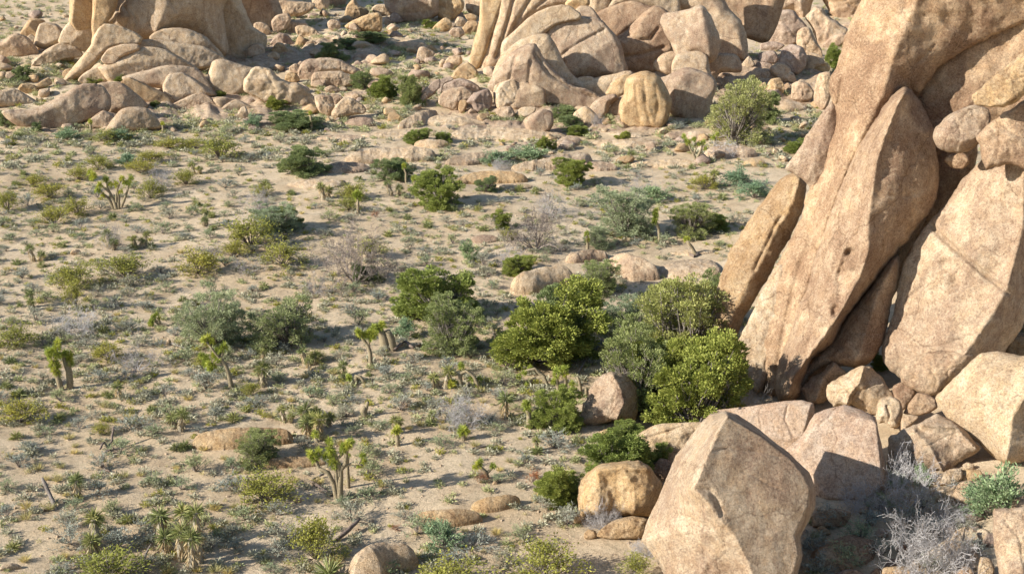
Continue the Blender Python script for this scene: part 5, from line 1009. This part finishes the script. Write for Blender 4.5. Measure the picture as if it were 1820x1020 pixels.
def cover(name,label,n,leaf,smin,smax,nb,seed,hh=.6,clus=.45,twig=None,ymin=-20,ymax=1150,lf=.21):
    rng=np.random.default_rng(seed); Cs=[];Ds=[];Ls=[];k=0;tries=0
    while k<n and tries<n*5:
        tries+=1; x=rng.uniform(-420,2250) if rng.random()<.5 else rng.uniform(-30,1480); y=ymax-(rng.random()**.9)*(ymax-ymin)
        outx=x>1480 or x<-30
        if outx and (y>620 and x>0): continue
        if not outx and y>600 and x>1330-(y-600)*.9 and not (x>1440 and y>840): continue
        if noise.noise(Vector((x*.012,y*.02,seed)))<clus-rng.random()*1.1 and y>300: continue
        if not outx and not free(x,y) and rng.random()<.985: continue
        if y>760 and x<1000 and rng.random()<.62: continue
        p=at(x,y); w=rng.uniform(smin,smax)*(1.0+.6*(y<300)); a=rng.uniform(0,6.283,nb); z=rng.uniform(.15,1,nb); c=np.sqrt(1-z*z); D=np.stack([np.cos(a)*c,np.sin(a)*c,z*hh+.15],1)
        C=np.array(p)+D*w*rng.uniform(.05,.75,(nb,1))*.5; Cs.append(C); Ds.append(D+rng.normal(size=(nb,3))*.5); Ls.append(np.full(nb,w*lf)); k+=1
    C=np.concatenate(Cs);D=np.concatenate(Ds);L=np.concatenate(Ls)*rng.uniform(.6,1.3,len(C)); V,Fc=blades(C,D,L,L*.30,rng)
    o=link(name,mesh_from(name,V,Fc),None,[leaf]); tag(o,label,'ground cover',None,'stuff')
cover('low_grey_scrub','low grey scrub scattered over the sand',5200,L_SAGE,.4,1.25,95,1,.62)
cover('low_green_scrub','low green-grey scrub scattered over the sand',2600,L_SAGG,.35,1.1,85,2,.6)
cover('dry_grass','dry straw grass scattered over the sand',2600,L_STRAW,.25,.7,40,3,1.0)
cover('low_olive_scrub','low olive scrub scattered over the sand',850,L_CREO,.4,1.1,90,4,.7)
cover('far_grey_scrub','grey-green scrub between the far rocks and slopes',1200,L_SAGG,.7,1.8,130,11,.7,.8,ymax=250,lf=.12)
cover('far_straw_scrub','straw-coloured scrub between the far rocks and slopes',650,L_STRAW,.5,1.2,80,12,.8,.8,ymax=250,lf=.13)
# loose small boulders between the big rocks
STN=[]
for k in range(9):
    bm=bmesh.new(); bmesh.ops.create_icosphere(bm,subdivisions=3,radius=.5)
    cuts=[(unit(np.random.default_rng(k*9+j).normal(size=3)),.27+.1*((k*7+j*3)%5)/5) for j in range(6)]
    for v in bm.verts:
        for nrm,dd_ in cuts:
            t=v.co.dot(Vector(nrm))-dd_
            if t>0: v.co-=Vector(nrm)*t*.92
        v.co*=1+.16*noise.noise(v.co*2.3+Vector((k*5,0,0))); v.co.z*=.8
    me=bpy.data.meshes.new('stone'); bm.to_mesh(me); bm.free(); me.polygons.foreach_set('use_smooth',[True]*len(me.polygons)); me.materials.append([R_TAN,R_PALE,R_GOLD,R_PINK,R_TAN][k%5]); STN.append(me)
R4=random.Random(5); n=0; tries=0; sp_=[]
def stone_zone():
    z=R4.random()
    if z<.30: return R4.uniform(0,560),R4.uniform(25,235)
    if z<.58: return R4.uniform(560,860),R4.uniform(10,235)
    if z<.86: return R4.uniform(850,1460),R4.uniform(120,290)
    return R4.uniform(1420,1800),R4.uniform(850,1015)
while n<230 and tries<6000:
    tries+=1; x,y=stone_zone(); near=y>800
    if not free(x,y) : continue
    p=at(x,y); w=(R4.random()**2.2)*(1.2 if near else (1.6 if y>205 else 3.0))+(.35 if near else .9)
    if any((p.x-a)**2+(p.y-b_)**2<((w+c)*.5)**2 for a,b_,c in sp_): continue
    sp_.append((p.x,p.y,w)); o=bpy.data.objects.new('stone',STN[R4.randrange(9)]); COL.objects.link(o); o.location=p+Vector((0,0,w*.16)); o.scale=(w,w*R4.uniform(.8,1.1),w*R4.uniform(.6,1.0)); o.rotation_euler=(R4.uniform(-.3,.3),R4.uniform(-.3,.3),R4.uniform(0,6.3)); n+=1
    later(o,('small' if w<1.3 else 'mid-sized')+' loose stone',x,y,'stone','loose stones among the rock piles')
def pebbles():
    rng=np.random.default_rng(5); V=[];Fc=[]
    for k in range(9000):
        x=rng.uniform(-20,1500); y=1040-(rng.random()**.6)*(800)
        if not free(x,y): continue
        p=at(x,y); r=.03+.13*rng.random()**4; 
        if x>1380 and y>800: r*=1.8
        b=len(V)
        for d in ((1,0,0),(0,1,0),(-1,0,0),(0,-1,0),(0,0,.8),(0,0,-.8)):
            q=Vector(d)*r*rng.uniform(.7,1.2)+p; V.append(tuple(q))
        for f in ((0,1,4),(1,2,4),(2,3,4),(3,0,4),(1,0,5),(2,1,5),(3,2,5),(0,3,5)): Fc.append(tuple(b+i for i in f))
    o=link('gravel',mesh_from('gravel',V,Fc),None,[R_PALE]); tag(o,'loose gravel and pebbles on the sand','gravel',None,'stuff')
pebbles()
# ------------------------------------------------------------ labels of the many: kind, size and the landmark beside each
LM=[('the tallest forked joshua',603,830),('the leaning-crowned joshua',395,640),('the thick-headed joshua pair',115,650),('the two-headed young joshua',655,625),('the many-stemmed joshua clump',200,345),('the lone round-headed sapling',637,360),
 ('the club-headed joshua',1165,405),('the dead brown tree',632,450),('the dead grey tree',952,400),('the broad bright green pinyon',785,505),('the biggest green tree',965,560),('the egg-shaped boulder',1085,710),('the rounded golden boulder',1100,868),
 ('the speckled bottom-edge dome',685,975),('the smooth tan dome',430,772),('the four-headed yucca',336,960),('the leaning dead post',90,885),('the pale round bush',375,555),('the olive-grey round bush',508,560),('the blue-grey dense bush',490,380),
 ('the rust-red shrub',667,380),('the silvery sand shrub',818,725),('the arched joshua trunk',826,672),('the big tan whaleback',110,185),('the ridged front dome',228,215),('the scaly slab',430,140),('the long dark thicket',535,210),('the rounded evergreen',735,150),
 ('the broad pale whaleback',695,270),('the bright middle-distance bush',783,330),('the long whaleback rock',990,285),('the great fluted boulder',1145,180),('the twin-lobed boulder',955,220),('the big grey-green tree',1305,185),('the large pale thicket',1110,365),
 ('the leaning joshua stem',1230,440),('the smooth pale dome',965,490),('the grey gnarled stump',650,728),('the dead yucca wreck',195,798),('the bottom-left creosote mat',190,1005),('the dark bush pair',620,290),('the left-edge yellow creosote',36,728),('the tan shaded hump',800,915),
 ('the fan-leaved bottom yucca',585,1000),('the shaded evergreen',595,90),('the leftmost massif fin',850,60),('the golden outer slab',1330,450),('the silvery upper-left shrub',288,318),('the toppled joshua',282,570),('the open-branched joshua',1236,270),('the silvery bottom-right shrub',1640,960),('the feathery lower-right shrub',1775,870),('the square-topped massif block',1225,60),('the shaded bluish shoulder',440,60),('the furrowed rock sheet',845,275),('the pale leaning-slab foot boulder',1465,155)]
ORD=['nearest','second','third','fourth','fifth','sixth','seventh','eighth','ninth','tenth','eleventh','twelfth','thirteenth','fourteenth']
groups={}
for o,ph,x,y in PEND:
    best=min(LM,key=lambda l:math.hypot(l[1]-x,(l[2]-y)*1.3)); dx,dy=x-best[1],y-best[2]
    d='right of' if dx>abs(dy)*1.0 else 'left of' if -dx>abs(dy)*1.0 else 'beyond' if dy<0 else 'in front of'
    groups.setdefault((ph,best[0],d),[]).append((math.hypot(dx,dy),o))
for (ph,l,d),L in groups.items():
    L.sort(key=lambda t:t[0])
    for i,(_,o) in enumerate(L): o['label']= f'{ph} {d} {l}' if len(L)==1 else f'{ph}, {ORD[min(i,13)]} one {d} {l}'
for lst,_ in PROTO.values():                      # the patterns themselves are not part of the place
    for o in lst:
        for c in list(o.children): bpy.data.objects.remove(c)
        bpy.data.objects.remove(o)
